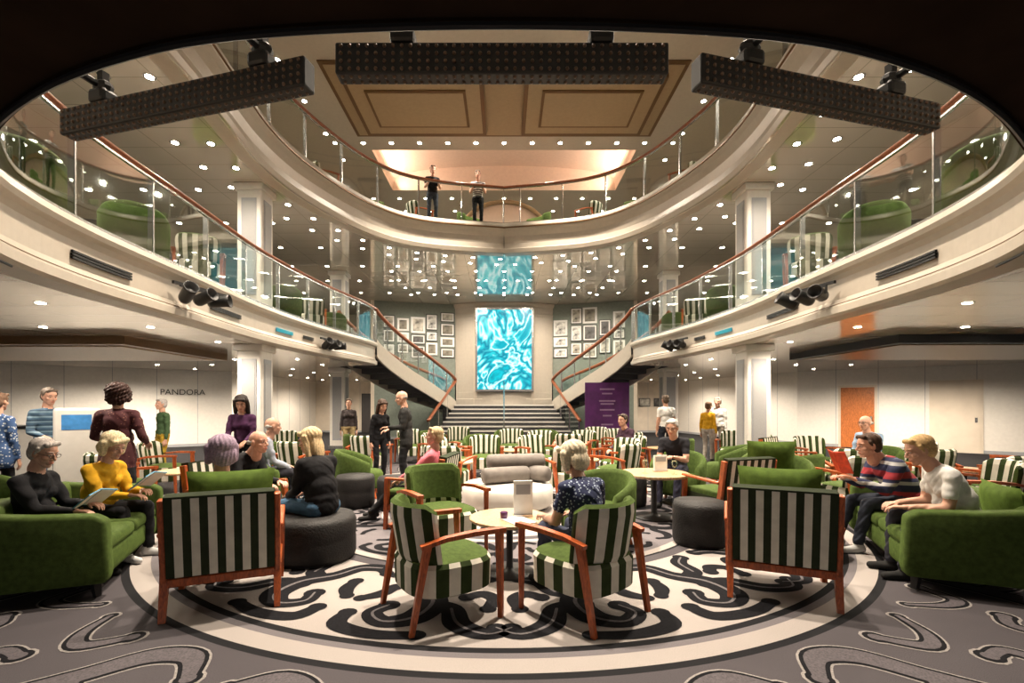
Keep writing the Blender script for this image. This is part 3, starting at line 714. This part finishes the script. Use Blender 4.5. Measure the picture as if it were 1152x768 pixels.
text('PANDORA',(c.x+.03,c.y-.06,1.85),aw,.28,FR,'wall_sign')
PURP=pm('purple_banner',(.11,.015,.14),.5,var=.25,scale=3)
mb=MB(); mb.add(bx(-.75,.75,-.02,.02,.45,2.25),PURP); mb.add(bx(-.55,.55,-.15,.15,0,.03),BLACKM); 
for s_ in(-1,1): mb.add(bx(s_*.5-.02,s_*.5+.02,-.01,.01,0,.46),BLACKM)
for k,(w,z) in enumerate([(.5,2.0),(.35,1.85),(.55,1.6),(.45,1.5),(.5,1.3),(.3,1.1),(.4,.8)]): mb.add(bx(-w/2,w/2,-.024,-.02,z,z+.05),pm('banner_print',(.4,.25,.42),.5))
mb.build('banner_stand',(3.5,16.3,0))
mb=MB(); mb.add(bx(-.3,.3,-.2,.2,0,.06),WHITE); mb.add(rbox(.5,.1,1.4,.03),WHITE,T(0,0,.75)); mb.add(bx(-.16,.16,-.056,-.05,1.15,1.36),pm('kiosk_blue',(.05,.2,.45),.3,var=.2,emit=.3)); mb.build('info_kiosk',(-6.0,6.75,0),.6)
mb=MB(); mb.add(rbox(5,.7,1.02,.02),WHITE,T(0,0,.51)); mb.add(rbox(5.1,.8,.05,.015),CHAR,T(0,0,1.05)); mb.build('reception_counter',(-10.6,9.6,0),.25)
# ------------------------------------------------------------ stage light bars
BULB=pm('bulb_bronze',(.17,.11,.08),.35,metal=.3,var=.3,scale=60)
def lightbar(p,q,h=.15,dp=.09):
    p=V(p);q=V(q);d=q-p;l=d.length;mb=MB()
    mb.add(rbox(l,dp,h,.01),BLACKM)
    nx=int(l/.042);
    for i in range(nx):
        x=-l/2+.03+(l-.06)*i/(nx-1)
        for j in range(4):
            z=-h/2+.02+(h-.04)*j/3
            mb.add(ell((.010,.010,.010),6,4),BULB,T(x,-dp/2-.002,z)); 
        for j in range(2):
            mb.add(ell((.010,.010,.009),6,4),BULB,T(x,-.02+j*.04,-h/2))
    for t in((-.33,.33) if l>1.65 else(-.3,.3)):
        mb.add(rbox(.04,.04,.2),BLACKM,T(t*l,.0,h/2+.09)); mb.add(rbox(.12,.1,.08,.02),BLACKM,T(t*l,0,h/2+.04))
        mb.add(tube([(t*l,0,.18),(t*l,-.35,.18),(t*l,-.8,.12)],.02,8),BLACKM); mb.add(ell((.06,.045,.045),10,6),BLACKM,T(t*l,0,h/2+.1))
    c=(p+q)/2; mb.build('stage_light_bar',c,math.atan2(d.y,d.x))
lightbar((-2.6,2.86,3.16),(-.98,2.42,3.16)); lightbar((-.81,2.34,3.16),(.79,2.34,3.16)); lightbar((.96,2.40,3.16),(2.5,2.80,3.16))
mb=MB(); mb.add(tube([(p[0],p[1]+.02,2.70) for p in P6 if p[1]<4.2],.012,6),BLACKM); mb.build('cable_rail')
def fixture(x,y,z,sx):
    mb=MB(); mb.add(rbox(.9,.04,.04),BLACKM,T(0,0,.1)); mb.add(rbox(.05,.3,.05),BLACKM,T(0,.14,.1))
    for i,t in enumerate((-.28,0,.26)):
        M=T(t,-.06,-.03,rx=math.radians(60+12*i),rz=.4*(i-1)); mb.add(lathe([(0,-.14),(.07,-.14),(.085,-.1),(.085,.1),(.1,.16),(.09,.16),(.07,.08),(0,.08)],16),BLACKM,M,smooth=True); mb.add(rbox(.22,.02,.02),BLACKM,T(t,-.05,.06)); mb.add(rbox(.02,.02,.12),BLACKM,T(t+.1,-.05,.02))
    mb.build('spotlight_cluster',(x,y,z),-sx*PI/2*.85)
for sx in(-1,1): fixture(sx*4.42,7.0,3.08,sx); fixture(sx*4.35,12.1,3.02,sx)
# ------------------------------------------------------------ people
def remesh(vs,fs,vox,it):
    me=bpy.data.meshes.new('t'); me.from_pydata([tuple(v) for v in vs],[],fs); o=bpy.data.objects.new('t',me); COL.objects.link(o)
    m=o.modifiers.new('r','REMESH'); m.mode='VOXEL'; m.voxel_size=vox
    s_=o.modifiers.new('s','SMOOTH'); s_.iterations=it; s_.factor=.5
    dg=bpy.context.evaluated_depsgraph_get(); ev=o.evaluated_get(dg); r=bpy.data.meshes.new_from_object(ev)
    n=len(r.vertices); co=np.empty(n*3); r.vertices.foreach_get('co',co); co=co.reshape(-1,3)
    F=[tuple(p.vertices) for p in r.polygons]
    bpy.data.objects.remove(o); bpy.data.meshes.remove(me); bpy.data.meshes.remove(r)
    return co,F
def cap(p0,p1,r0,r1,tag='x'): return ('c',V(p0),V(p1),r0,r1,tag)
def el(c,r,tag='x',R=None): return ('e',V(c),V(r),R or Matrix.Identity(3),0,tag)
def geo(pr):
    vs=[];fs=[]
    def ad(g,M):
        o=len(vs); vs.extend([M@V(v) for v in g[0]]); fs.extend([tuple(k+o for k in f) for f in g[1]])
    for p in pr:
        if p[0]=='c':
            I=Matrix.Identity(4); _,a,b_,r0,r1,_t=p
            ad(ell((r0,)*3,12,8),Matrix.Translation(a)); ad(ell((r1,)*3,12,8),Matrix.Translation(b_))
            if (b_-a).length>1e-4: ad(tube([a,b_],[r0,r1],12),I)
        else:
            ad(ell(tuple(p[2]),18,12),Matrix.Translation(p[1])@p[3].to_4x4())
    return vs,fs
def classify(co,F,pr):
    fc=np.array([co[list(f)].mean(0) for f in F]); best=np.full(len(fc),1e9); tag=np.zeros(len(fc),int); tags=[]
    for p in pr:
        if p[5] not in tags: tags.append(p[5])
        if p[0]=='c':
            a=np.array(p[1]);b_=np.array(p[2]);ab=b_-a;L2=max(ab@ab,1e-9); t=np.clip((fc-a)@ab/L2,0,1)
            d=np.linalg.norm(fc-(a+t[:,None]*ab),axis=1)-(p[3]+(p[4]-p[3])*t)
        else:
            q=(fc-np.array(p[1]))@np.array(p[3])/np.array(p[2]); d=(np.linalg.norm(q,axis=1)-1)*min(p[2])
        k=d<best; best[k]=d[k]; tag[k]=tags.index(p[5])
    return [tags[t] for t in tag],fc
HC={}
def headmesh(f,vox):
    key=('h',f,vox)
    if key in HC: return HC[key]
    w=.95 if f else 1
    pr=[el((0,-.012,.03),(.076*w,.098,.088)),el((0,.020,-.03),(.060*w,.066,.082)),
        cap((-.045*w,.0,-.05),(-.016*w,.055,-.092),.024,.019),cap((.045*w,.0,-.05),(.016*w,.055,-.092),.024,.019),el((0,.066,-.092),(.02,.018,.018)),
        cap((0,.080,.014),(0,.106,-.022),.007,.010),cap((0,.103,-.026),(0,.100,-.03),.011,.009),cap((-.011,.092,-.030),(.011,.092,-.030),.0075,.0075),
        cap((-.045*w,.062,.030),(-.014,.078,.027),.011,.010),cap((.045*w,.062,.030),(.014,.078,.027),.011,.010),
        el((-.042*w,.055,-.022),(.022,.022,.018)),el((.042*w,.055,-.022),(.022,.022,.018)),el((0,.072,-.06),(.03,.018,.022)),
        cap((-.018,.083,-.056),(.018,.083,-.056),.006,.006,'lip'),cap((0,.088,-.056),(0,.087,-.064),.006,.006,'lip'),cap((-.014,.083,-.065),(.014,.083,-.065),.0065,.0065,'lip'),
        el((-.077*w,-.008,-.006),(.010,.020,.032)),el((.077*w,-.008,-.006),(.010,.020,.032)),cap((0,-.02,-.06),(0,-.03,-.15),.05*w,.055*w)]
    vs,fs=geo(pr); co,F=remesh(vs,fs,vox,1); tg,_=classify(co,F,pr)
    HC[key]=(co,F,tg); return HC[key]
def hairmesh(st,vox):
    key=(st,vox)
    if key in HC: return HC[key]
    base=[el((0,-.028,.050),(.084,.094,.076)),el((0,-.055,.0),(.079,.062,.085))]
    if st=='short': pr=base+[cap((-.045,.045,.092),(.05,.05,.088),.022,.022),cap((-.077,.012,.045),(-.079,-.0,.0),.014,.009),cap((.077,.012,.045),(.079,-.0,.0),.014,.009)]
    elif st=='bob': pr=base+[el((0,-.03,.06),(.10,.107,.088)),cap((-.055,.055,.085),(.055,.065,.072),.028,.024),cap((-.087,-.01,.04),(-.088,-.0,-.06),.038,.030),cap((.087,-.01,.04),(.088,-.0,-.06),.038,.030),el((0,-.075,-.02),(.098,.058,.088))]
    elif st=='long': pr=base+[el((0,-.03,.055),(.093,.103,.082)),cap((-.05,.055,.08),(.05,.055,.08),.024,.024),cap((-.08,-.01,.04),(-.09,-.02,-.16),.034,.028),cap((.08,-.01,.04),(.09,-.02,-.16),.034,.028),el((0,-.075,-.07),(.09,.045,.15))]
    elif st=='curly': pr=[el((0,-.04,.05),(.12,.12,.1)),el((0,-.07,-.03),(.11,.07,.09)),cap((-.05,.05,.09),(.05,.05,.09),.03,.03),cap((-.09,-.01,.03),(-.09,-.02,-.05),.035,.035),cap((.09,-.01,.03),(.09,-.02,-.05),.035,.035)]
    else: pr=[cap((-.078,-.02,.0),(-.06,-.08,.0),.010,.018),cap((.078,-.02,.0),(.06,-.08,.0),.010,.018),cap((-.06,-.075,-.0),(.06,-.075,-.0),.026,.026)]
    vs,fs=geo(pr); co,F=remesh(vs,fs,vox,2)
    ang=np.arctan2(co[:,0],co[:,1]); c2=co-np.array([0,-.03,.0])
    amp=.007 if st=='curly' else (.0045 if st in('bob','long') else .003)
    d=np.sin(ang*9+co[:,2]*30)*.5+np.sin(ang*26+3*np.sin(co[:,2]*22+ang*2))*.5+ (np.sin(co[:,2]*150+ang*9)*.8 if st=='curly' else 0)
    nrm=c2/np.maximum(np.linalg.norm(c2,axis=1,keepdims=True),1e-5)
    co=co+nrm*(amp*d)[:,None]
    HC[key]=(co,F); return HC[key]
def handmesh(curl,vox):
    key=('hand',curl,vox)
    if key in HC: return HC[key]
    pr=[]; xs=[-.031,-.0105,.0105,.03]; ls=[.068,.077,.071,.055]
    for i,(x,l) in enumerate(zip(xs,ls)):
        k=V((x,.088-abs(x)*.25,0)); pr.append(cap((x*.55,.0,0),k,.0135,.0105))
        p=k;a=0
        for fr,rr in((.45,.0088),(.30,.0078),(.25,.0068)):
            a-=curl*(1+.12*i); q=p+V((x*.12,math.cos(a),math.sin(a)))*l*fr*1.08; pr.append(cap(p,q,rr,rr*.93)); p=q
    pr+= [cap((-.018,.022,-.004),(-.046,.052,-.012),.0145,.0115),cap((-.046,.052,-.012),(-.054,.082,-.024),.0105,.009),cap((0,-.03,0),(0,.01,0),.0235,.022)]
    vs,fs=geo(pr); co,F=remesh(vs,fs,vox,1); HC[key]=(co,F); return HC[key]
def ik(S_,H_,a,b_,pole):
    d=H_-S_; l=min(d.length,(a+b_)*.995); dn=d.normalized(); x=(a*a-b_*b_+l*l)/(2*l); h=math.sqrt(max(a*a-x*x,0))
    pl=pole-dn*pole.dot(dn); 
    if pl.length<1e-4: pl=V((0,0,1))
    pl.normalize(); return S_+dn*x+pl*h, S_+dn*l
def pcol(c,kind='cloth'):
    if not isinstance(c,tuple): return c
    nm=kind+'_%02d%02d%02d'%tuple(int(x*99) for x in c)
    if kind=='skin': return pm(nm,c,.5,var=.06,scale=30,spec=.35)
    if kind=='hair': return pm(nm,c,.6,var=.22,scale=60,bump=.5,bscale=150,spec=.3)
    return pm(nm,c,.85,var=.15,scale=14,bump=.35,bscale=26,spec=.2)
def person(name,x,y,f,pose='stand',s=1,z0=0,seat=.42,lean=0,female=False,top=(.1,.1,.1),bot=(.03,.03,.04),shoe=(.02,.02,.02),skin=(.55,.31,.22),hair='short',hc=(.3,.2,.12),
           hl=None,hr=None,fl=None,fr=None,yaw=0,pitch=0,short=False,skirt=False,longtop=False,vox=.016,glasses=False,curl=.35,bulk=1):
    rv=math.radians; W=bulk*(.95 if female else 1.04)
    sit=pose=='sit'
    hipz=(seat+.10) if sit else .93
    P=V((0,0,hipz))
    l1=rv(lean*.7-(6 if sit else 0)); l2=rv(lean*1.25+(6 if sit else 2))
    up1=V((0,math.sin(l1),math.cos(l1))); up2=V((0,math.sin(l2),math.cos(l2))); fw2=V((0,math.cos(l2),-math.sin(l2)))
    R1=Matrix.Rotation(-l1,3,'X'); R2=Matrix.Rotation(-l2,3,'X')
    Wst=P+up1*.19; Ch=Wst+up2*.17; Nk=Ch+up2*.17
    sw=.152*W+.008
    SL=Nk-up2*.085+V((-sw,0,0))-fw2*.01; SR=Nk-up2*.085+V((sw,0,0))-fw2*.01
    hl=V(hl) if hl else (V((-.13,.36,hipz+.08)) if sit else V((-.23,.05,.76))); hr=V(hr) if hr else (V((.13,.36,hipz+.08)) if sit else V((.23,.05,.76)))
    fl=V(fl) if fl else (V((-.12,.46,.09)) if sit else V((-.1,0,.09))); fr=V(fr) if fr else (V((.12,.46,.09)) if sit else V((.1,.03,.09)))
    EL,WL=ik(SL,hl,.28,.25,V((-.35,-.6,-.7))); ER,WR=ik(SR,hr,.28,.25,V((.35,-.6,-.7)))
    HLp=P+V((-.09*W,0,0)); HRp=P+V((.09*W,0,0))
    kp=V((0,1,.35)) if not sit else V((0,.5,1))
    KL,AL=ik(HLp,fl,.43,.42,kp+V((-.12,0,0))); KR,AR=ik(HRp,fr,.43,.42,kp+V((.12,0,0)))
    sl='skin' if short else 'top'
    g=1.0 if short else 1.12
    pr=[el(Ch+V((0,0,0)),(.158*W,.118*W,.17),'top',R2),el(Wst,(.146*W,.114*W,.16),'top',R1),el(P+up1*.09,(.158*W,.12*W,.10),'top',R1),el(P+up1*.02,(.162*W,.120*W,.13),'top' if longtop else 'bot',R1),
        cap(Nk-up2*.055+V((-.035,0,0)),SL,.050,.06*W,'top'),cap(Nk-up2*.055+V((.035,0,0)),SR,.050,.06*W,'top'),
        cap(Nk-up2*.05,Nk+up2*.08+fw2*.015,.056,.05,'skin')]
    for S_,E_,W_ in((SL,EL,WL),(SR,ER,WR)):
        pr+= [cap(S_,S_.lerp(E_,.6),.060*W,.052*W*g,'top'),cap(S_.lerp(E_,.5),E_,.049*W*g,.043*g,sl),cap(E_,E_.lerp(W_,.4),.043*g,.042*g,sl),cap(E_.lerp(W_,.4),W_,.042*g,.028*g,sl)]
    for h_,k_,a_ in((HLp,KL,AL),(HRp,KR,AR)):
        pr+= [cap(h_,k_,.088*W,.062,'bot'),cap(k_,k_.lerp(a_,.4),.060,.059,'bot'),cap(k_.lerp(a_,.4),a_+V((0,0,.03)),.059,.050,'bot')]
        tx=.03 if a_.x>0 else -.03
        pr+= [cap(a_+V((0,-.02,-.045)),a_+V((tx,.15,-.058)),.043,.033,'shoe'),cap(a_+V((0,-.035,-.05)),a_,.037,.04,'shoe')]
    if female: pr+= [el(Ch+fw2*.085+V((-.062,0,0))-up2*.015,(.062,.055,.062),'top'),el(Ch+fw2*.085+V((.062,0,0))-up2*.015,(.062,.055,.062),'top')]
    if bulk>1: pr.append(el(Wst+V((0,.04,-.03)),(.145*W,.135*W,.15),'top',R1))
    if longtop and not sit: pr+= [cap(P+V((-.07,0,.02)),P+V((-.08,0,-.12)),.115,.12,'bot'),cap(P+V((.07,0,.02)),P+V((.08,0,-.12)),.115,.12,'bot')]
    if skirt: pr+= [cap(P,P+V((0,.0,-.3)),.17,.19,'bot'),cap(P+V((0,0,-.3)),P+V((0,.0,-.5)),.19,.17,'bot')]
    vs,fs=geo(pr); co,F=remesh(vs,fs,vox,2)
    tg,fc=classify(co,F,pr)
    if not sit:
        hem=P.z-(.2 if longtop else -.03)
        tg=[('top' if (t=='bot' and c_[2]>hem) else ('bot' if (t=='top' and c_[2]<hem and abs(c_[0])<.2 and abs(c_[1])<.2) else t)) for t,c_ in zip(tg,fc)]
    ph=co[:,2]*46+np.sin(co[:,0]*19+co[:,1]*7)*2.2+co[:,1]*25
    am=.0035*np.sin(ph)+.0025*np.sin(ph*1.9+co[:,0]*40)
    am*=(co[:,2]>.12)*(co[:,2]<Nk.z-.03)
    co=co+np.stack([np.sign(co[:,0])*am*.6,am,am*.3],1)
    mb=MB(); md={'top':pcol(top),'bot':pcol(bot),'shoe':pcol(shoe),'skin':pcol(skin,'skin'),'lip':pcol((skin[0]*.85,skin[1]*.6,skin[2]*.6),'skin'),'x':pcol(skin,'skin')}
    mb.add(([tuple(c_) for c_ in co],F),[md[t] for t in tg],smooth=True)
    near=vox<.017
    hv=.0045 if vox<.0145 else (.006 if near else .009)
    Hc=Nk+up2*.150+fw2*.03+V((0,.0,.01))
    MH=Matrix.Translation(Hc)@Matrix.Rotation(rv(yaw),4,'Z')@Matrix.Rotation(rv(pitch-lean*.25),4,'X')@Matrix.Scale(1.06,4)
    co,F,tg=headmesh(female,hv); mb.add(([V(c_) for c_ in co],F),[md[t] for t in tg],MH,smooth=True)
    if hair: 
        co,F=hairmesh(hair,max(hv,.006)); mb.add(([V(c_) for c_ in co],F),pcol(hc,'hair'),MH,smooth=True)
    EW=pm('eye_white',(.6,.57,.54),.3,var=0); IR=pm('eye_iris',(.03,.02,.015),.2,var=0)
    for sx in(-1,1):
        mb.add(ell((.0125,.009,.0065),10,7),EW,MH@T(sx*.030,.0755,.008),smooth=True); mb.add(ell((.0055,.004,.0055),8,6),IR,MH@T(sx*.030,.0825,.008),smooth=True)
        mb.add(tube([(sx*.016,.083,.0135),(sx*.030,.0865,.0165),(sx*.044,.076,.0135)],.0032,5),md['skin'],MH)
        mb.add(tube([(sx*.016,.0885,.030),(sx*.031,.086,.035),(sx*.046,.074,.030)],.0032,5),pcol(tuple(c_*.7 for c_ in hc),'hair') if hair else md['lip'],MH)
        if glasses: mb.add(tube([(sx*.031+.021*math.cos(a_),.097,.004+.017*math.sin(a_)) for a_ in [2*PI*k/14 for k in range(15)]],.0018,5),BLACKM,MH); mb.add(tube([(sx*.052,.095,.008),(sx*.078,.01,.01)],.0018,5),BLACKM,MH); 
    if glasses: mb.add(tube([(-.01,.098,.008),(.01,.098,.008)],.0018,5),BLACKM,MH)
    hco,hF=handmesh(curl,.0045 if near else .008)
    for sx,E_,W_ in((-1,EL,WL),(1,ER,WR)):
        d=(W_-E_).normalized(); z=V((0,0,1)) if sit or d.z>-.75 else V((sx,.2,0))
        z=(z-d*z.dot(d)).normalized(); xx=d.cross(z).normalized()
        M=Matrix((( xx.x*sx,d.x,z.x,W_.x),(xx.y*sx,d.y,z.y,W_.y),(xx.z*sx,d.z,z.z,W_.z),(0,0,0,1)))
        M=M@Matrix.Translation((0,.02,0))
        mb.add(([V(c_) for c_ in hco],hF if sx>0 else [q[::-1] for q in hF]),md['skin'],M,smooth=True)
    return mb.build(name,(x,y,z0),face(*f),s)
def striped(name,cols,fr):
    m=bpy.data.materials.new(name); nt,b,N,L=nodes(m); tc=N.new('ShaderNodeTexCoord'); sx=N.new('ShaderNodeSeparateXYZ'); L.new(tc.outputs['Object'],sx.inputs[0])
    a=N.new('ShaderNodeMath');a.operation='MULTIPLY';a.inputs[1].default_value=fr; L.new(sx.outputs['Z'],a.inputs[0]); f_=N.new('ShaderNodeMath'); f_.operation='FRACT'; L.new(a.outputs[0],f_.inputs[0])
    r=N.new('ShaderNodeValToRGB'); r.color_ramp.interpolation='CONSTANT'; E=r.color_ramp.elements
    E[0].color=(*cols[0],1); E[1].position=1/len(cols); E[1].color=(*cols[1],1)
    for i,c_ in enumerate(cols[2:]): q=E.new((i+2)/len(cols)); q.color=(*c_,1)
    L.new(f_.outputs[0],r.inputs[0]); L.new(r.outputs[0],b.inputs['Base Color']); b.inputs['Roughness'].default_value=.85; return m
def dotted(name,c0,c1,sc,th):
    m=bpy.data.materials.new(name); nt,b,N,L=nodes(m); tc=N.new('ShaderNodeTexCoord'); v=N.new('ShaderNodeTexVoronoi'); v.inputs['Scale'].default_value=sc; L.new(tc.outputs['Object'],v.inputs['Vector'])
    r=N.new('ShaderNodeValToRGB'); r.color_ramp.interpolation='CONSTANT'; r.color_ramp.elements[0].color=(*c1,1); r.color_ramp.elements[1].position=th; r.color_ramp.elements[1].color=(*c0,1)
    L.new(v.outputs['Distance'],r.inputs[0]); L.new(r.outputs[0],b.inputs['Base Color']); b.inputs['Roughness'].default_value=.85; return m
NAVYP=dotted('navy_floral',(.012,.02,.07),(.35,.42,.55),38,.3)
RUGBY=striped('rugby_stripe',[(.30,.02,.03),(.02,.025,.07),(.02,.025,.07),(.4,.4,.4),(.02,.025,.07),(.30,.02,.03)],5)
BLUD=dotted('blue_dots',(.04,.09,.22),(.5,.55,.6),30,.32)
PLAID=striped('plaid_blue',[(.04,.09,.15),(.14,.22,.28),(.02,.05,.09)],14)
BWST=striped('bw_stripe',[(.6,.6,.58),(.05,.05,.06)],16)
WDOT=dotted('white_dotted',(.55,.54,.5),(.06,.05,.05),34,.3)
MAR=dotted('burgundy_print',(.06,.010,.014),(.22,.09,.06),34,.2)
YEL=(.58,.31,.015); BLK=(.010,.010,.012)
person('seated_woman',.66,3.66,(-.5,.86),'sit',s=.97,seat=.36,lean=14,female=True,top=NAVYP,bot=(.05,.06,.1),hair='bob',hc=(.72,.62,.45),yaw=14,pitch=-12,short=True,vox=.012,bulk=1.08,hl=(-.14,.42,.60),hr=(.18,.4,.60))
person('seated_woman',-3.95,4.0,(.95,.12),'sit',s=.95,seat=.38,lean=4,female=True,top=BLK,bot=(.05,.05,.06),hair='short',hc=(.42,.38,.35),glasses=True,yaw=-8,pitch=-18,vox=.013,bulk=1.1,hl=(-.1,.4,.68),hr=(.12,.42,.66))
person('seated_woman',-4.0,4.72,(.95,-.1),'sit',s=.96,seat=.38,lean=10,female=True,top=YEL,bot=BLK,hair='bob',hc=(.7,.58,.36),yaw=-8,pitch=-18,vox=.013,bulk=1.1,hl=(-.08,.42,.68),hr=(.1,.44,.66),shoe=(.6,.6,.6))
person('seated_woman',-2.3,3.9,(-.4,.92),'sit',s=.97,seat=.36,lean=-2,female=True,top=WDOT,bot=(.05,.05,.07),hair='bob',hc=(.33,.24,.33),yaw=20,vox=.013)
person('seated_man',-3.0,5.35,(.97,-.25),'sit',s=.98,lean=22,top=BLK,bot=(.03,.03,.04),hair='bald',hc=(.3,.28,.26),skin=(.58,.31,.22),pitch=4,vox=.013,hl=(-.1,.5,.66),hr=(.15,.5,.66))
person('seated_woman',-1.78,4.72,(-.85,.5),'sit',s=.98,lean=12,female=True,top=BLK,bot=(.06,.13,.22),hair='long',hc=(.62,.46,.26),yaw=25,pitch=-8,vox=.013,longtop=True,bulk=1.15,hl=(-.1,.4,.6),hr=(.1,.4,.6),seat=.41)
person('seated_woman',-1.0,6.1,(-1,.1),'sit',s=.95,lean=-14,female=True,top=(.6,.16,.2),bot=BLK,hair='short',hc=(.5,.36,.2),yaw=5,seat=.38,fl=(-.1,.7,.12),fr=(.1,.74,.12),vox=.016)
person('seated_man',4.1,4.9,(-.93,.15),'sit',s=1,seat=.40,lean=24,top=RUGBY,bot=(.03,.035,.05),hair='short',hc=(.07,.035,.02),skin=(.6,.31,.21),pitch=-2,vox=.012,hl=(-.14,.52,.74),hr=(.10,.52,.72),bulk=1.12,shoe=(.5,.5,.5),fl=(-.12,.5,.09),fr=(.14,.56,.09))
person('seated_person',3.9,4.08,(-.93,.3),'sit',s=1,seat=.40,lean=20,female=True,top=(.72,.71,.68),bot=(.03,.03,.04),hair='short',hc=(.52,.34,.15),pitch=-14,vox=.012,short=True,bulk=1.1,hl=(-.1,.42,.62),hr=(.12,.4,.62))
person('standing_woman',-4.75,5.9,(-.35,.95),'stand',female=True,top=MAR,bot=BLK,hair='curly',hc=(.04,.014,.01),longtop=True,skirt=True,bulk=1.12,hl=(-.22,.28,1.05),hr=(.24,.2,1.02),vox=.015)
person('standing_man',-6.75,7.1,(.8,-.3),'stand',top=PLAID,bot=(.05,.06,.09),hair='short',hc=(.12,.09,.07),hl=(-.15,.35,1.1),hr=(.2,.3,1.05),pitch=-12,vox=.018)
person('standing_woman',-6.45,6.1,(-.2,1),'stand',female=True,top=BLUD,bot=BLK,hair='short',hc=(.14,.08,.05),longtop=True,s=.95,vox=.018)
person('standing_man',-7.1,10,(-.5,-.8),'stand',top=(.05,.09,.04),bot=(.42,.27,.03),hair='short',hc=(.45,.42,.4),s=.93,vox=.02)
person('standing_woman',-4.1,7.55,(.3,-.95),'stand',female=True,top=(.06,.02,.06),bot=BLK,hair='long',hc=(.02,.012,.01),s=.95,lean=10,pitch=-20,vox=.018,hl=(-.1,.36,1.0),hr=(.15,.35,1.0),skin=(.42,.22,.15))
person('seated_man',-3.5,6.9,(.7,.5),'sit',top=(.35,.38,.45),hair='bald',hc=(.4,.38,.36),lean=8,vox=.02)
person('standing_man',-1.75,8.6,(-.9,-.2),'stand',top=(.014,.014,.018),bot=BLK,hair='bald',hc=(.2,.18,.16),lean=3,hl=(-.12,.3,1.1),hr=(.16,.3,1.05),longtop=True,vox=.018,pitch=-10)
person('standing_woman',-2.45,9.4,(.6,-.6),'stand',s=.92,female=True,top=BLK,bot=BLK,hair='long',hc=(.05,.03,.02),lean=8,pitch=-18,vox=.02)
person('standing_woman',-4.2,13,(.2,-1),'stand',s=.95,female=True,top=(.05,.04,.04),bot=(.4,.3,.15),hair='short',hc=(.1,.07,.05),vox=.022)
person('seated_man',2.62,7.3,(-.55,-.8),'sit',top=(.02,.02,.025),bot=(.03,.03,.05),hair='short',hc=(.42,.4,.38),glasses=True,lean=14,pitch=-10,hl=(-.1,.42,.74),hr=(.12,.42,.74),vox=.016,short=True)
person('seated_woman',2.55,9.85,(-.8,-.5),'sit',female=True,top=(.06,.03,.05),hair='short',hc=(.06,.04,.03),lean=8,vox=.02)
person('standing_man',4.05,12,(-.1,1),'stand',top=(.7,.7,.68),bot=(.03,.035,.05),hair='short',hc=(.1,.07,.05),vox=.02,short=True)
person('standing_man',5.8,13,(-.6,-.6),'stand',top=(.7,.7,.68),bot=(.2,.18,.15),hair='short',hc=(.3,.28,.26),s=.97,vox=.02)
person('standing_woman',5.35,12.6,(.6,.6),'stand',female=True,top=YEL,bot=(.4,.35,.3),hair='short',hc=(.12,.06,.03),s=.9,vox=.02)
person('seated_man',6.35,8.3,(-.8,-.3),'sit',top=(.3,.42,.58),bot=(.05,.06,.1),hair='bald',hc=(.45,.43,.4),glasses=True,lean=8,vox=.018)
person('standing_man',-2.15,14.4,(.25,-1),'stand',z0=T7,top=BLK,bot=(.04,.045,.06),hair='short',hc=(.12,.08,.05),short=True,lean=10,hl=(-.14,.36,1.14),hr=(.14,.36,1.14),vox=.018)
person('standing_man',-.8,14.72,(.05,-1),'stand',z0=T7,top=BWST,bot=BLK,hair='short',hc=(.12,.08,.05),short=True,lean=10,hl=(-.14,.34,1.16),hr=(.14,.34,1.16),vox=.018)
def booklet(x,y,z,rz,cols,tilt=.9,w=.15,h=.22):
    mb=MB()
    for sx in(-1,1): mb.add(bx(0,w*1.0,-.004,.004,-h/2,h/2),pm('booklet%s'%str(cols[0]),cols[0],.5,var=.2,scale=20),Matrix.Rotation(.25*sx if sx>0 else PI-.25,4,'Z')); mb.add(bx(.01,w*.97,.004,.007,-h/2+.01,h/2-.01) if sx>0 else bx(.01,w*.97,-.007,-.004,-h/2+.01,h/2-.01),PAPER,Matrix.Rotation(.25*sx if sx>0 else PI-.25,4,'Z'))
    o=mb.build('booklet',(x,y,z)); o.rotation_euler=(tilt,0,rz)
booklet(3.46,4.98,.9,-PI/2,[(.6,.06,.02)],.4,.13,.24); booklet(-3.5,4.07,.72,-PI/2,[(.08,.3,.45)],-.9); booklet(-3.5,4.69,.78,-PI/2,[(.08,.3,.45)],-.9)
# ------------------------------------------------------------ world + camera
w=bpy.data.worlds.new('world'); S.world=w; w.use_nodes=True; bg=w.node_tree.nodes['Background']; bg.inputs[0].default_value=(1,.92,.84,1); bg.inputs[1].default_value=.5  # added ambient fill, entering through the open side behind the camera
cd=bpy.data.cameras.new('camera'); cd.sensor_width=36; cd.lens=540/1152*36; cd.shift_x=9/1152; cd.shift_y=71/1152; cd.clip_start=.05
co=bpy.data.objects.new('camera',cd); co.location=(0,0,1.5); co.rotation_euler=(PI/2,0,0); COL.objects.link(co); S.camera=co
try: S.view_settings.view_transform='Standard'
except Exception as ex: print(ex)
